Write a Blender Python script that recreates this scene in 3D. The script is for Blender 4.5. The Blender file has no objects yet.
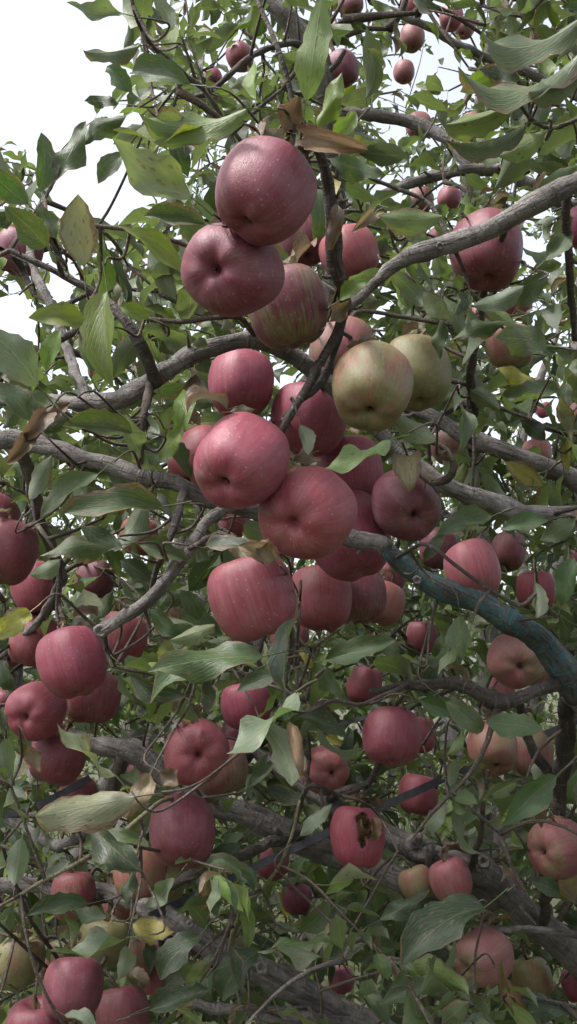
import bpy, math, random
import numpy as np
from mathutils import Vector, Matrix

# ------------------------------------------------------------------ camera, sky, sun, exposure
SC = bpy.context.scene
COL = SC.collection
FPX = 1000.0                       # focal length in pixels of the 577 x 1024 frame
PITCH = math.radians(10.0)
CAM = Vector((0.0, 0.0, 1.6))
cam_data = bpy.data.cameras.new('camera')
cam_data.sensor_fit = 'VERTICAL'
cam_data.sensor_height = 24.0
cam_data.lens = 24.0 * FPX / 1024.0
cam_data.clip_start = 0.05
cam_data.clip_end = 2000.0
cam = bpy.data.objects.new('camera', cam_data)
cam.location = CAM
cam.rotation_euler = (math.radians(90) + PITCH, 0, 0)
COL.objects.link(cam)
SC.camera = cam

SUN_EL, SUN_AZ = math.radians(60), math.radians(248)     # azimuth clockwise from +Y
world = bpy.data.worlds.new('World')
SC.world = world
world.use_nodes = True
wn = world.node_tree
wn.nodes.clear()
sky = wn.nodes.new('ShaderNodeTexSky')
sky.sky_type = 'NISHITA'
sky.sun_disc = False
sky.sun_elevation = SUN_EL
sky.sun_rotation = SUN_AZ
sky.air_density = 1.0
sky.dust_density = 4.0
sky.ozone_density = 1.0
hs = wn.nodes.new('ShaderNodeHueSaturation')
hs.inputs['Saturation'].default_value = 0.38            # thin overcast veils the blue
bg = wn.nodes.new('ShaderNodeBackground')
bg.inputs['Strength'].default_value = 0.14
wo = wn.nodes.new('ShaderNodeOutputWorld')
wn.links.new(sky.outputs[0], hs.inputs['Color'])
wn.links.new(hs.outputs[0], bg.inputs['Color'])
wn.links.new(bg.outputs[0], wo.inputs['Surface'])

sun_d = bpy.data.lights.new('sun', 'SUN')
sun_d.energy = 2.0
sun_d.angle = math.radians(11)
sun_d.color = (1.0, 0.98, 0.955)
sun = bpy.data.objects.new('sun', sun_d)
sdir = Vector((math.sin(SUN_AZ) * math.cos(SUN_EL), math.cos(SUN_AZ) * math.cos(SUN_EL), math.sin(SUN_EL)))
sun.rotation_euler = sdir.to_track_quat('Z', 'Y').to_euler()
sun.location = sdir * 30
COL.objects.link(sun)

SC.view_settings.view_transform = 'Standard'
SC.view_settings.look = 'None'
SC.view_settings.gamma = 1.0
SC.view_settings.use_curve_mapping = False
SC.view_settings.exposure = 1.52
SC.cycles.max_bounces = 5
SC.cycles.diffuse_bounces = 3
SC.cycles.transmission_bounces = 4
SC.cycles.use_denoising = True

RNG = random.Random(11)
NPR = np.random.default_rng(5)

# ------------------------------------------------------------------ pixel <-> place
CF = Vector((0, math.cos(PITCH), math.sin(PITCH)))
CU = Vector((0, -math.sin(PITCH), math.cos(PITCH)))
CR = Vector((1, 0, 0))
def P(x, y, d):
    return CAM + CF * d + CR * ((x - 288.5) / FPX * d) + CU * ((512 - y) / FPX * d)
def proj(p):
    v = Vector(p) - CAM
    d = v.dot(CF)
    if d < 0.02:
        return (-9999, -9999, d)
    return (288.5 + v.dot(CR) / d * FPX, 512 - v.dot(CU) / d * FPX, d)
nCAM, nCF, nCU = np.array(CAM), np.array(CF), np.array(CU)
def proj_np(A):
    v = A - nCAM
    d = v @ nCF
    dd = np.maximum(d, 0.02)
    return 288.5 + v[:, 0] / dd * FPX, 512 - (v @ nCU) / dd * FPX, d

def in_poly(x, y, poly):
    c = False
    j = len(poly) - 1
    for i in range(len(poly)):
        xi, yi = poly[i]; xj, yj = poly[j]
        if (yi > y) != (yj > y) and x < (xj - xi) * (y - yi) / (yj - yi) + xi:
            c = not c
        j = i
    return c
# open sky beside and between the crowns
SKY = [[(-400, -400), (150, -400), (118, 0), (128, 40), (104, 70), (92, 120), (118, 165), (150, 178), (142, 212),
        (118, 226), (100, 200), (95, 168), (70, 190), (52, 165), (40, 150), (-60, 130), (-400, 130)],
       [(0, 300), (26, 296), (34, 330), (16, 352), (0, 340)],
       [(52, 262), (66, 262), (64, 300), (54, 304)],
       [(446, 58), (470, 72), (462, 100), (446, 88)],
       [(412, 50), (436, 60), (430, 84), (414, 76)]]
def in_sky(x, y):
    return any(in_poly(x, y, p) for p in SKY)

# ------------------------------------------------------------------ materials
def new_mat(name):
    m = bpy.data.materials.new(name)
    m.use_nodes = True
    nt = m.node_tree
    nt.nodes.clear()
    out = nt.nodes.new('ShaderNodeOutputMaterial')
    return m, nt, out
class NT:
    def __init__(s, nt): s.nt = nt
    def n(s, t, **kw):
        nd = s.nt.nodes.new(t)
        for k, v in kw.items(): setattr(nd, k, v)
        return nd
    def put(s, sock, v):
        if isinstance(v, (int, float)): sock.default_value = v
        elif isinstance(v, tuple): sock.default_value = v if len(v) != 3 or sock.type != 'RGBA' else (*v, 1)
        else: s.nt.links.new(v, sock)
    def math(s, op, a, b=0.0, clamp=False):
        nd = s.n('ShaderNodeMath', operation=op, use_clamp=clamp)
        s.put(nd.inputs[0], a); s.put(nd.inputs[1], b)
        return nd.outputs[0]
    def mix(s, f, a, b, mode='MIX'):
        nd = s.n('ShaderNodeMix', data_type='RGBA', blend_type=mode)
        s.put(nd.inputs['Factor'], f); s.put(nd.inputs['A'], a) if False else s.put(nd.inputs[6], a); s.put(nd.inputs[7], b)
        return nd.outputs[2]
    def noise(s, vec, scale, detail=3.0, rough=0.55, dist=0.0):
        nd = s.n('ShaderNodeTexNoise')
        if vec is not None: s.put(nd.inputs['Vector'], vec)
        nd.inputs['Scale'].default_value = scale; nd.inputs['Detail'].default_value = detail
        nd.inputs['Roughness'].default_value = rough; nd.inputs['Distortion'].default_value = dist
        return nd.outputs[0]
    def ramp(s, v, lo, hi, a=0.0, b=1.0):
        nd = s.n('ShaderNodeMapRange')
        s.put(nd.inputs[0], v)
        for i, q in enumerate((lo, hi, a, b)): nd.inputs[i + 1].default_value = q
        return nd.outputs[0]
    def vmul(s, v, k):
        nd = s.n('ShaderNodeVectorMath', operation='MULTIPLY'); s.put(nd.inputs[0], v); nd.inputs[1].default_value = k
        return nd.outputs[0]
    def vadd(s, v, w):
        nd = s.n('ShaderNodeVectorMath', operation='ADD'); s.put(nd.inputs[0], v); s.put(nd.inputs[1], w)
        return nd.outputs[0]
    def bump(s, h, dist, strength=0.5):
        nd = s.n('ShaderNodeBump'); s.put(nd.inputs['Height'], h)
        nd.inputs['Distance'].default_value = dist; nd.inputs['Strength'].default_value = strength
        return nd.outputs[0]
    def bsdf(s, col, rough, normal=None, spec=0.4, **kw):
        nd = s.n('ShaderNodeBsdfPrincipled')
        s.put(nd.inputs['Base Color'], col); s.put(nd.inputs['Roughness'], rough)
        s.put(nd.inputs['Specular IOR Level'], spec)
        if normal is not None: s.put(nd.inputs['Normal'], normal)
        for k, v in kw.items(): s.put(nd.inputs[k.replace('_', ' ')], v)
        return nd.outputs[0]

def mat_apple():
    m, nt, out = new_mat('apple_skin'); g = NT(nt)
    tc = g.n('ShaderNodeTexCoord').outputs['Object']
    oi = g.n('ShaderNodeObjectInfo')
    rnd = g.math('MULTIPLY', oi.outputs['Random'], 40.0)
    cr = g.n('ShaderNodeCombineXYZ'); nt.links.new(rnd, cr.inputs[0]); nt.links.new(rnd, cr.inputs[2])
    sep = g.n('ShaderNodeSeparateXYZ'); nt.links.new(tc, sep.inputs[0])
    nrm = g.n('ShaderNodeVectorMath', operation='NORMALIZE'); nt.links.new(g.vmul(tc, (1, 1, 0.001)), nrm.inputs[0])
    sv = g.vadd(g.vadd(g.vmul(nrm.outputs[0], (5.0, 5.0, 0)), g.vmul(tc, (1.0, 1.0, 0.5))), cr.outputs[0])
    streak = g.noise(sv, 2.1, 6.0, 0.62)
    fine = g.noise(g.vadd(g.vadd(g.vmul(nrm.outputs[0], (18.0, 18.0, 0)), g.vmul(tc, (2, 2, 1.6))), cr.outputs[0]), 1.6, 4.0, 0.6)
    tcr = g.vadd(tc, cr.outputs[0])
    big = g.noise(tcr, 1.15, 2.0)
    mott = g.noise(tcr, 9.0, 4.0, 0.6)
    skin = oi.outputs['Color']; grn = oi.outputs['Alpha']
    hi = g.mix(1.0, skin, (1.14, 1.24, 1.2), 'MULTIPLY')
    lo = g.mix(1.0, skin, (0.82, 0.72, 0.75), 'MULTIPLY')
    c = g.mix(g.ramp(streak, 0.36, 0.66), lo, hi)
    c = g.mix(g.ramp(fine, 0.35, 0.7, 0.0, 0.3), c, lo)
    # ground colour showing: amount from object alpha, more at the eye end and on one cheek
    eye = g.ramp(sep.outputs[2], -0.15, -0.95)
    gm = g.math('ADD', g.math('MULTIPLY', grn, 1.5), g.math('MULTIPLY', eye, 0.22))
    gm = g.math('ADD', gm, g.math('MULTIPLY', g.math('SUBTRACT', big, 0.5), 1.5))
    gm = g.math('ADD', gm, g.math('MULTIPLY', g.math('SUBTRACT', fine, 0.5), 2.4))
    gm = g.math('ADD', gm, g.math('MULTIPLY', g.math('SUBTRACT', streak, 0.5), 1.2))
    gm = g.ramp(gm, 0.45, 1.05)
    ground = g.mix(g.ramp(mott, 0.35, 0.65), (0.105, 0.128, 0.042), (0.158, 0.16, 0.058))
    c = g.mix(g.math('MULTIPLY', gm, 0.90), c, ground)
    # waxy bloom, pale and blotchy
    c = g.mix(g.ramp(g.noise(tcr, 2.3, 4.0, 0.6), 0.40, 0.78, 0.0, 0.16), c, (0.33, 0.22, 0.27))
    # lenticels
    vo = g.n('ShaderNodeTexVoronoi'); nt.links.new(tcr, vo.inputs['Vector']); vo.inputs['Scale'].default_value = 7.5
    dot = g.math('MULTIPLY', g.ramp(vo.outputs['Distance'], 0.21, 0.12), g.ramp(mott, 0.42, 0.55))
    c = g.mix(g.math('MULTIPLY', dot, 0.26), c, (0.5, 0.36, 0.32))
    # bruises and scab marks
    v2 = g.n('ShaderNodeTexVoronoi'); nt.links.new(tcr, v2.inputs['Vector']); v2.inputs['Scale'].default_value = 1.7
    sc_ = g.math('MULTIPLY', g.ramp(g.math('ADD', v2.outputs['Distance'], g.math('MULTIPLY', mott, 0.25)), 0.22, 0.16), 0.6)
    c = g.mix(sc_, c, (0.09, 0.045, 0.03))
    # russet in the stem bowl
    xy = g.math('POWER', g.math('ADD', g.math('MULTIPLY', sep.outputs[0], sep.outputs[0]), g.math('MULTIPLY', sep.outputs[1], sep.outputs[1])), 0.5)
    rus = g.math('MULTIPLY', g.ramp(g.math('ADD', xy, g.math('MULTIPLY', streak, 0.25)), 0.45, 0.22), g.ramp(sep.outputs[2], 0.3, 0.6))
    c = g.mix(g.math('MULTIPLY', rus, 0.7), c, (0.19, 0.12, 0.05))
    b = g.bump(g.math('ADD', g.math('MULTIPLY', mott, 0.6), g.math('ADD', g.math('MULTIPLY', fine, 0.4), g.noise(tcr, 46.0, 2.0))), 0.035, 0.16)
    ro = g.ramp(mott, 0.3, 0.7, 0.37, 0.54)
    sh = g.bsdf(c, ro, b, 0.38, Sheen_Weight=0.03, Sheen_Roughness=0.5)
    nt.links.new(sh, out.inputs[0])
    return m

def mat_leaf(name, objcol):
    m, nt, out = new_mat(name); g = NT(nt)
    uv = g.n('ShaderNodeUVMap').outputs[0]
    if objcol:
        oi = g.n('ShaderNodeObjectInfo'); base = oi.outputs['Color']; dry = oi.outputs['Alpha']
        rn = g.math('MULTIPLY', oi.outputs['Random'], 50.0)
    else:
        at = g.n('ShaderNodeAttribute'); at.attribute_name = 'Col'; base = at.outputs['Color']; dry = at.outputs['Alpha']
        sp = g.n('ShaderNodeSeparateColor'); nt.links.new(base, sp.inputs[0])
        rn = g.math('MULTIPLY', sp.outputs[0], 900.0)
    s = g.n('ShaderNodeSeparateXYZ'); nt.links.new(uv, s.inputs[0])
    au = g.math('ABSOLUTE', s.outputs[0]); v = s.outputs[1]
    cv = g.n('ShaderNodeCombineXYZ'); nt.links.new(s.outputs[0], cv.inputs[0]); nt.links.new(v, cv.inputs[1]); nt.links.new(rn, cv.inputs[2])
    q = cv.outputs[0]
    wob = g.noise(q, 4.0, 2.0)
    ph = g.math('ADD', g.math('SUBTRACT', g.math('MULTIPLY', v, 9.0), g.math('MULTIPLY', au, 6.0)), g.math('MULTIPLY', wob, 1.2))
    fr = g.math('ABSOLUTE', g.math('SUBTRACT', g.math('FRACT', ph), 0.5))
    vein = g.ramp(fr, 0.13, 0.02)
    mid = g.ramp(au, 0.045, 0.015)
    ribs = g.math('MAXIMUM', g.math('MULTIPLY', vein, 0.55), mid)
    n1 = g.noise(q, 3.0, 4.0, 0.6); n2 = g.noise(q, 14.0, 4.0, 0.6)
    c = g.mix(1.0, base, g.mix(g.ramp(n1, 0.3, 0.7), (0.72, 0.76, 0.7), (1.22, 1.16, 1.15)), 'MULTIPLY')
    c = g.mix(g.ramp(n2, 0.4, 0.7, 0.0, 0.25), c, (0.16, 0.17, 0.09))
    c = g.mix(g.math('MULTIPLY', ribs, 0.30), c, (0.20, 0.25, 0.10))
    # paler felted underside
    geo = g.n('ShaderNodeNewGeometry')
    under = g.mix(g.math('MULTIPLY', ribs, 0.32), g.mix(0.42, c, (0.15, 0.185, 0.11)), (0.27, 0.27, 0.17))
    c = g.mix(geo.outputs['Backfacing'], c, under)
    # rust spots, brown edges: more with dryness
    cv2 = g.n('ShaderNodeCombineXYZ'); nt.links.new(g.math('ADD', g.math('MULTIPLY', s.outputs[0], 0.5), rn), cv2.inputs[0]); nt.links.new(g.math('MULTIPLY', v, 1.0), cv2.inputs[1])
    vo = g.n('ShaderNodeTexVoronoi', voronoi_dimensions='2D'); nt.links.new(cv2.outputs[0], vo.inputs['Vector']); vo.inputs['Scale'].default_value = 5.5
    spot = g.ramp(g.math('ADD', vo.outputs['Distance'], g.math('MULTIPLY', n2, 0.22)), 0.34, 0.24)
    spot = g.math('MULTIPLY', spot, g.ramp(n1, 0.44, 0.54))
    ed = g.math('ADD', g.math('ADD', au, g.math('MULTIPLY', n1, 0.9)), g.math('MULTIPLY', dry, 1.1))
    edge = g.ramp(g.math('ADD', ed, g.math('MULTIPLY', g.ramp(v, 0.75, 1.0), 0.22)), 1.43, 1.56)
    brown = g.mix(g.ramp(n2, 0.35, 0.65), (0.075, 0.045, 0.028), (0.20, 0.135, 0.085))
    c = g.mix(g.math('MAXIMUM', g.math('MULTIPLY', spot, 0.75), g.math('MULTIPLY', edge, 0.9)), c, brown)
    hb = g.math('SUBTRACT', g.math('MULTIPLY', n2, 0.5), g.math('MULTIPLY', ribs, 0.8))
    b = g.bump(hb, 0.004, 0.3)
    d1 = g.bsdf(c, g.ramp(n1, 0.3, 0.7, 0.32, 0.52), b, 0.45)
    tr = g.n('ShaderNodeBsdfTranslucent')
    nt.links.new(g.mix(1.0, c, g.mix(g.ramp(dry, 0.15, 0.35), (1.25, 1.38, 0.62), (0.9, 0.85, 0.75)), 'MULTIPLY'), tr.inputs['Color'])
    mx = g.n('ShaderNodeMixShader'); mx.inputs[0].default_value = 0.32
    nt.links.new(d1, mx.inputs[1]); nt.links.new(tr.outputs[0], mx.inputs[2])
    nt.links.new(mx.outputs[0], out.inputs[0])
    return m

def mat_bark(name, a, b_, paint=None, rough=0.85):
    m, nt, out = new_mat(name); g = NT(nt)
    uv = g.n('ShaderNodeUVMap').outputs[0]           # u in metres around, v in metres along
    tc = g.n('ShaderNodeTexCoord').outputs['Object']
    n1 = g.noise(tc, 22.0, 5.0, 0.62); n2 = g.noise(tc, 130.0, 5.0, 0.65)
    lines = g.noise(g.vmul(uv, (18, 160, 1)), 1.0, 3.0, 0.6)
    crack = g.noise(g.vmul(uv, (150, 24, 1)), 1.0, 4.0, 0.65)
    c = g.mix(g.ramp(n1, 0.34, 0.66), a, b_)
    c = g.mix(g.ramp(lines, 0.58, 0.70, 0.0, 0.5), c, (0.26, 0.235, 0.21))
    c = g.mix(g.ramp(crack, 0.56, 0.70, 0.0, 0.65), c, (0.035, 0.028, 0.024))
    c = g.mix(g.ramp(n2, 0.35, 0.7, 0.0, 0.4), c, (0.06, 0.05, 0.043))
    vo = g.n('ShaderNodeTexVoronoi'); nt.links.new(tc, vo.inputs['Vector']); vo.inputs['Scale'].default_value = 150.0
    dots = g.math('MULTIPLY', g.ramp(vo.outputs['Distance'], 0.25, 0.15), g.ramp(n1, 0.4, 0.6))
    c = g.mix(g.math('MULTIPLY', dots, 0.55), c, (0.30, 0.27, 0.23))
    if paint:
        wear = g.math('ADD', n2, g.math('MULTIPLY', crack, 0.7))
        k = g.ramp(wear, 0.66, 0.95, 0.88, 0.0)
        su = g.n('ShaderNodeSeparateXYZ'); nt.links.new(uv, su.inputs[0])
        k = g.math('MULTIPLY', k, g.ramp(g.math('ADD', su.outputs[1], g.math('MULTIPLY', n1, 0.09)), 0.405, 0.365))
        k = g.math('MULTIPLY', k, g.ramp(g.math('ADD', su.outputs[1], g.math('MULTIPLY', n1, -0.09)), -0.045, -0.01))
        pc = g.mix(g.ramp(n1, 0.35, 0.65), paint[0], paint[1])
        c = g.mix(k, c, pc)
    h = g.math('ADD', g.math('MULTIPLY', n1, 0.8), g.math('SUBTRACT', g.math('MULTIPLY', n2, 0.5), g.math('MULTIPLY', g.ramp(crack, 0.5, 0.75), 0.7)))
    h = g.math('ADD', h, g.math('MULTIPLY', g.ramp(lines, 0.55, 0.7), 0.4))
    nt.links.new(g.bsdf(c, rough, g.bump(h, 0.006, 0.95), 0.3), out.inputs[0])
    return m

def mat_plain(name, a, b_, scale, rough, spec=0.3, bump=0.002):
    m, nt, out = new_mat(name); g = NT(nt)
    tc = g.n('ShaderNodeTexCoord').outputs['Object']
    n1 = g.noise(tc, scale, 5.0, 0.6)
    c = g.mix(g.ramp(n1, 0.35, 0.65), a, b_)
    nt.links.new(g.bsdf(c, rough, g.bump(n1, bump, 0.6), spec), out.inputs[0])
    return m

M_APPLE = mat_apple()
M_LEAF = mat_leaf('leaf_single', True)
M_LEAFS = mat_leaf('leaf_mass', False)
M_BARK = mat_bark('bark_grey', (0.108, 0.097, 0.092), (0.21, 0.19, 0.18))
M_DARKBARK = mat_bark('bark_dark', (0.045, 0.038, 0.035), (0.10, 0.083, 0.075))
M_TWIG = mat_bark('bark_twig', (0.06, 0.046, 0.038), (0.125, 0.095, 0.075))
M_GREENTWIG = mat_bark('bark_shoot', (0.15, 0.145, 0.08), (0.20, 0.16, 0.10))
M_PAINT = mat_bark('bark_painted', (0.05, 0.045, 0.042), (0.12, 0.105, 0.095), ((0.010, 0.070, 0.105), (0.022, 0.15, 0.17)), 0.6)
M_STEM = mat_plain('stem_wood', (0.06, 0.04, 0.025), (0.13, 0.10, 0.05), 300, 0.8)
M_CALYX = mat_plain('calyx_dry', (0.05, 0.038, 0.024), (0.14, 0.11, 0.06), 4, 0.9)
M_FLESH = mat_plain('rotten_flesh', (0.055, 0.030, 0.018), (0.19, 0.12, 0.06), 5.0, 0.75, 0.3, 0.08)
M_STRAP = mat_plain('black_plastic', (0.014, 0.015, 0.018), (0.035, 0.036, 0.042), 60, 0.5, 0.4)
M_SOIL = mat_plain('meadow_ground', (0.035, 0.048, 0.02), (0.075, 0.065, 0.04), 3.0, 0.95)
M_GRASS = mat_plain('grass_blade', (0.035, 0.06, 0.018), (0.075, 0.10, 0.035), 2.0, 0.7)

# ------------------------------------------------------------------ object helpers
def link_mesh(name, me, mat, parent=None, kind=None):
    if mat is not None and not me.materials:
        me.materials.append(mat)
    o = bpy.data.objects.new(name, me)
    COL.objects.link(o)
    if parent is not None:
        o.parent = parent
    if kind: o['kind'] = kind
    return o
def empty(name, loc, label, cat, group=None):
    o = bpy.data.objects.new(name, None)
    o.empty_display_size = 0.05
    o.location = loc
    o['label'] = label; o['category'] = cat
    if group: o['group'] = group
    COL.objects.link(o)
    return o
def smooth(me):
    me.polygons.foreach_set('use_smooth', [True] * len(me.polygons))
    me.update()

def catmull(pts, step):
    """pts: array k x m; resampled with arc step on the first three columns."""
    A = np.asarray(pts, float)
    if len(A) < 3:
        n = max(2, int(np.linalg.norm(A[1, :3] - A[0, :3]) / step) + 1)
        t = np.linspace(0, 1, n)[:, None]
        return A[0] * (1 - t) + A[1] * t
    E = np.vstack([2 * A[0] - A[1], A, 2 * A[-1] - A[-2]])
    out = []
    for i in range(len(A) - 1):
        p0, p1, p2, p3 = E[i:i + 4]
        n = max(1, int(np.linalg.norm(p2[:3] - p1[:3]) / step))
        for k in range(n):
            t = k / n
            out.append(0.5 * (2 * p1 + (p2 - p0) * t + (2 * p0 - 5 * p1 + 4 * p2 - p3) * t * t + (3 * p1 - p0 - 3 * p2 + p3) * t ** 3))
    out.append(A[-1])
    return np.array(out)

def tube_data(path, rad, sides, rough, seed, knots=True):
    n = len(path)
    path = np.asarray(path); rad = np.asarray(rad)
    T = np.gradient(path, axis=0)
    T /= np.linalg.norm(T, axis=1)[:, None] + 1e-9
    ref = np.array([0.3, 0.1, 1.0]) if abs(T[0][2]) < 0.8 else np.array([1.0, 0.2, 0.1])
    nrm = np.cross(T[0], ref); nrm /= np.linalg.norm(nrm)
    r = np.random.default_rng(seed)
    a = np.linspace(0, 2 * math.pi, sides, endpoint=False)
    V = np.zeros((n, sides, 3)); U = np.zeros((n, sides, 2))
    L = np.concatenate([[0], np.cumsum(np.linalg.norm(np.diff(path, axis=0), axis=1))])
    ph = r.uniform(0, 6.28, 6)
    nz = r.normal(0, 1, (n, sides))
    nz = (nz + np.roll(nz, 1, 0) + np.roll(nz, 1, 1)) / 1.9
    for i in range(n):
        nrm = nrm - T[i] * np.dot(nrm, T[i]); nrm /= np.linalg.norm(nrm) + 1e-9
        bi = np.cross(T[i], nrm)
        s = L[i] / max(rad[i], 1e-4)
        k = 1 + rough * (0.5 * np.sin(0.7 * s + ph[0]) + 0.4 * np.sin(2 * a + 0.35 * s + ph[1]) + 0.35 * np.sin(3 * a - 0.5 * s + ph[2])) + rough * 0.38 * nz[i]
        V[i] = path[i] + (np.cos(a)[:, None] * nrm + np.sin(a)[:, None] * bi) * (rad[i] * k)[:, None]
        U[i, :, 0] = a * rad[i]; U[i, :, 1] = L[i]
    verts = V.reshape(-1, 3); uv = U.reshape(-1, 2)
    faces = []
    for i in range(n - 1):
        for j in range(sides):
            j2 = (j + 1) % sides
            faces.append((i * sides + j, i * sides + j2, (i + 1) * sides + j2, (i + 1) * sides + j))
    c0 = len(verts)
    tipd = T[-1] * rad[-1] * 0.5; tail = -T[0] * rad[0] * 0.3
    verts = np.vstack([verts, path[0] + tail, path[-1] + tipd])
    uv = np.vstack([uv, [[0, 0]], [[0, L[-1]]]])
    for j in range(sides):
        j2 = (j + 1) % sides
        faces.append((c0, j2, j)); faces.append((c0 + 1, (n - 1) * sides + j, (n - 1) * sides + j2))
    return verts, faces, uv

def mesh_from(name, verts, faces, uv=None):
    me = bpy.data.meshes.new(name)
    me.from_pydata([tuple(v) for v in verts], [], faces)
    if uv is not None:
        l = me.uv_layers.new(name='UVMap')
        idx = np.zeros(len(me.loops), dtype=np.int32)
        me.loops.foreach_get('vertex_index', idx)
        l.data.foreach_set('uv', np.asarray(uv, dtype=np.float32)[idx].ravel())
    smooth(me)
    return me
def join_data(parts):
    V, F, U = [], [], []
    o = 0
    for v, f, u in parts:
        V.append(v); U.append(u)
        F += [tuple(i + o for i in q) for q in f]
        o += len(v)
    return np.vstack(V), F, np.vstack(U)

# ------------------------------------------------------------------ ground
def build_ground():
    n = 60
    vs, fs = [], []
    for i in range(n + 1):
        for j in range(n + 1):
            u = (i / n * 2 - 1); w = (j / n * 2 - 1)
            x = math.copysign(abs(u) ** 2.6, u) * 400; y = math.copysign(abs(w) ** 2.6, w) * 400 + 3
            z = 0.05 * math.sin(x * 0.7) * math.cos(y * 0.6) + 0.03 * math.sin(2.1 * x + y)
            vs.append((x, y, z))
    for i in range(n):
        for j in range(n):
            a = i * (n + 1) + j
            fs.append((a, a + n + 1, a + n + 2, a + 1))
    me = mesh_from('ground', vs, fs)
    o = link_mesh('ground', me, M_SOIL, None, 'structure')
    # orchard grass
    k = 16000
    x = NPR.uniform(-6, 6, k); y = NPR.uniform(1.0, 13, k)
    z = 0.05 * np.sin(x * 0.7) * np.cos(y * 0.6) + 0.03 * np.sin(2.1 * x + y) - 0.01
    h = NPR.uniform(0.08, 0.32, k); a = NPR.uniform(0, 6.28, k); w = NPR.uniform(0.004, 0.009, k); ln = NPR.uniform(0.1, 0.7, k); la = NPR.uniform(0, 6.28, k)
    b = np.stack([x, y, z], 1)
    s = np.stack([np.cos(a) * w, np.sin(a) * w, np.zeros(k)], 1)
    up = np.stack([np.cos(la) * ln * h, np.sin(la) * ln * h, h], 1)
    m1 = b + up * np.array([0.35, 0.35, 0.6])
    V = np.stack([b - s, b + s, m1 + s * .8, m1 - s * .8, b + up], 1).reshape(-1, 3)
    F = []
    for i in range(k):
        q = i * 5
        F.append((q, q + 1, q + 2, q + 3)); F.append((q + 3, q + 2, q + 4))
    g = link_mesh('grass', mesh_from('grass', V, F), M_GRASS, None, 'stuff')
    g['label'] = 'rough orchard grass under the trees'; g['category'] = 'grass'
build_ground()

# ------------------------------------------------------------------ leaves
def leaf_template(seed, na, nc, curl, fold, wave, roll, dry=False, petiole=True):
    """local: x across (-.5...5), y along 0..1, z out of the upper face; length 1, width 1 (scaled per leaf)."""
    r = random.Random(seed)
    V, U, F = [], [], []
    ph = r.uniform(0, 6.28); ph2 = r.uniform(0, 6.28); ben = r.uniform(-0.12, 0.12)
    asym = r.uniform(-0.1, 0.1)
    bite = (r.uniform(0.3, 0.8), r.choice((-1, 1)), r.uniform(0.12, 0.35)) if r.random() < 0.45 else None
    y, z, ang = 0.0, 0.0, curl * -0.35
    Y, Z, A = [], [], []
    for i in range(na + 1):
        Y.append(y); Z.append(z); A.append(ang)
        y += math.cos(ang) / na; z += math.sin(ang) / na
        ang += -curl * (1.0 + 0.6 * math.sin(3 * i / na + ph)) / na * (1.6 if (dry and i > na * .5) else 1)
    e = math.atan2(Z[-1], Y[-1]); ch = math.hypot(Z[-1], Y[-1])
    if not dry or ch > 0.45:
        ce, se = math.cos(-e) / ch, math.sin(-e) / ch
        Y, Z = [a * ce - b * se for a, b in zip(Y, Z)], [a * se + b * ce for a, b in zip(Y, Z)]
        A = [a - e for a in A]
    for i in range(na + 1):
        t = i / na
        w = (math.sin(math.pi * min(1, t ** 0.92)) ** 0.86) * (1 - 0.12 * t) if 0 < t < 1 else 0.0
        w = max(w, 0.0) * 0.53
        if t == 0: w = 0.03
        for j in range(nc + 1):
            s = j / nc * 2 - 1
            ww = w
            if abs(s) > 0.99 and 0 < i < na:
                ww *= 1 + (0.06 if i % 2 else -0.05) + r.uniform(-0.05, 0.04)
            if bite and s * bite[1] > 0.4 and abs(t - bite[0]) < 0.09:
                ww *= 1 - bite[2]
            x = s * ww * (1 + asym * s)
            zz = fold * abs(x) - roll * x * x * 2.2 + wave * math.sin(t * 9 + ph + (1.3 if s > 0 else 0)) * abs(s) ** 1.5 * w * 1.4
            if dry:
                zz += 0.16 * math.sin(5 * t + 4 * s + ph2) * abs(s) * w * 2
            zz *= 0.26 if dry else 0.40
            # cross-section sits square to the bent midrib
            V.append((x + ben * math.sin(math.pi * t), Y[i] - math.sin(A[i]) * zz, Z[i] + math.cos(A[i]) * zz))
            U.append((s * 0.5 * 2 * (w / 0.5) * 0.5 * 2 if False else s, t))
    for i in range(na):
        for j in range(nc):
            a = i * (nc + 1) + j
            F.append((a, a + 1, a + nc + 2, a + nc + 1))
    if petiole:
        o = len(V)
        pl = 0.30
        for k, (yy, zz, w) in enumerate(((-pl, 0.05, 0.022), (-pl * .5, 0.012, 0.018), (0.02, -0.004, 0.016))):
            V += [(-w, yy, zz), (w, yy, zz), (0, yy, zz - w * 0.9)]
            U += [(0, 0.0)] * 3
        for k in range(2):
            b = o + 3 * k
            F += [(b, b + 1, b + 4, b + 3), (b + 1, b + 2, b + 5, b + 4), (b + 2, b, b + 3, b + 5)]
    return np.array(V), F, np.array(U, float)

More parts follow.
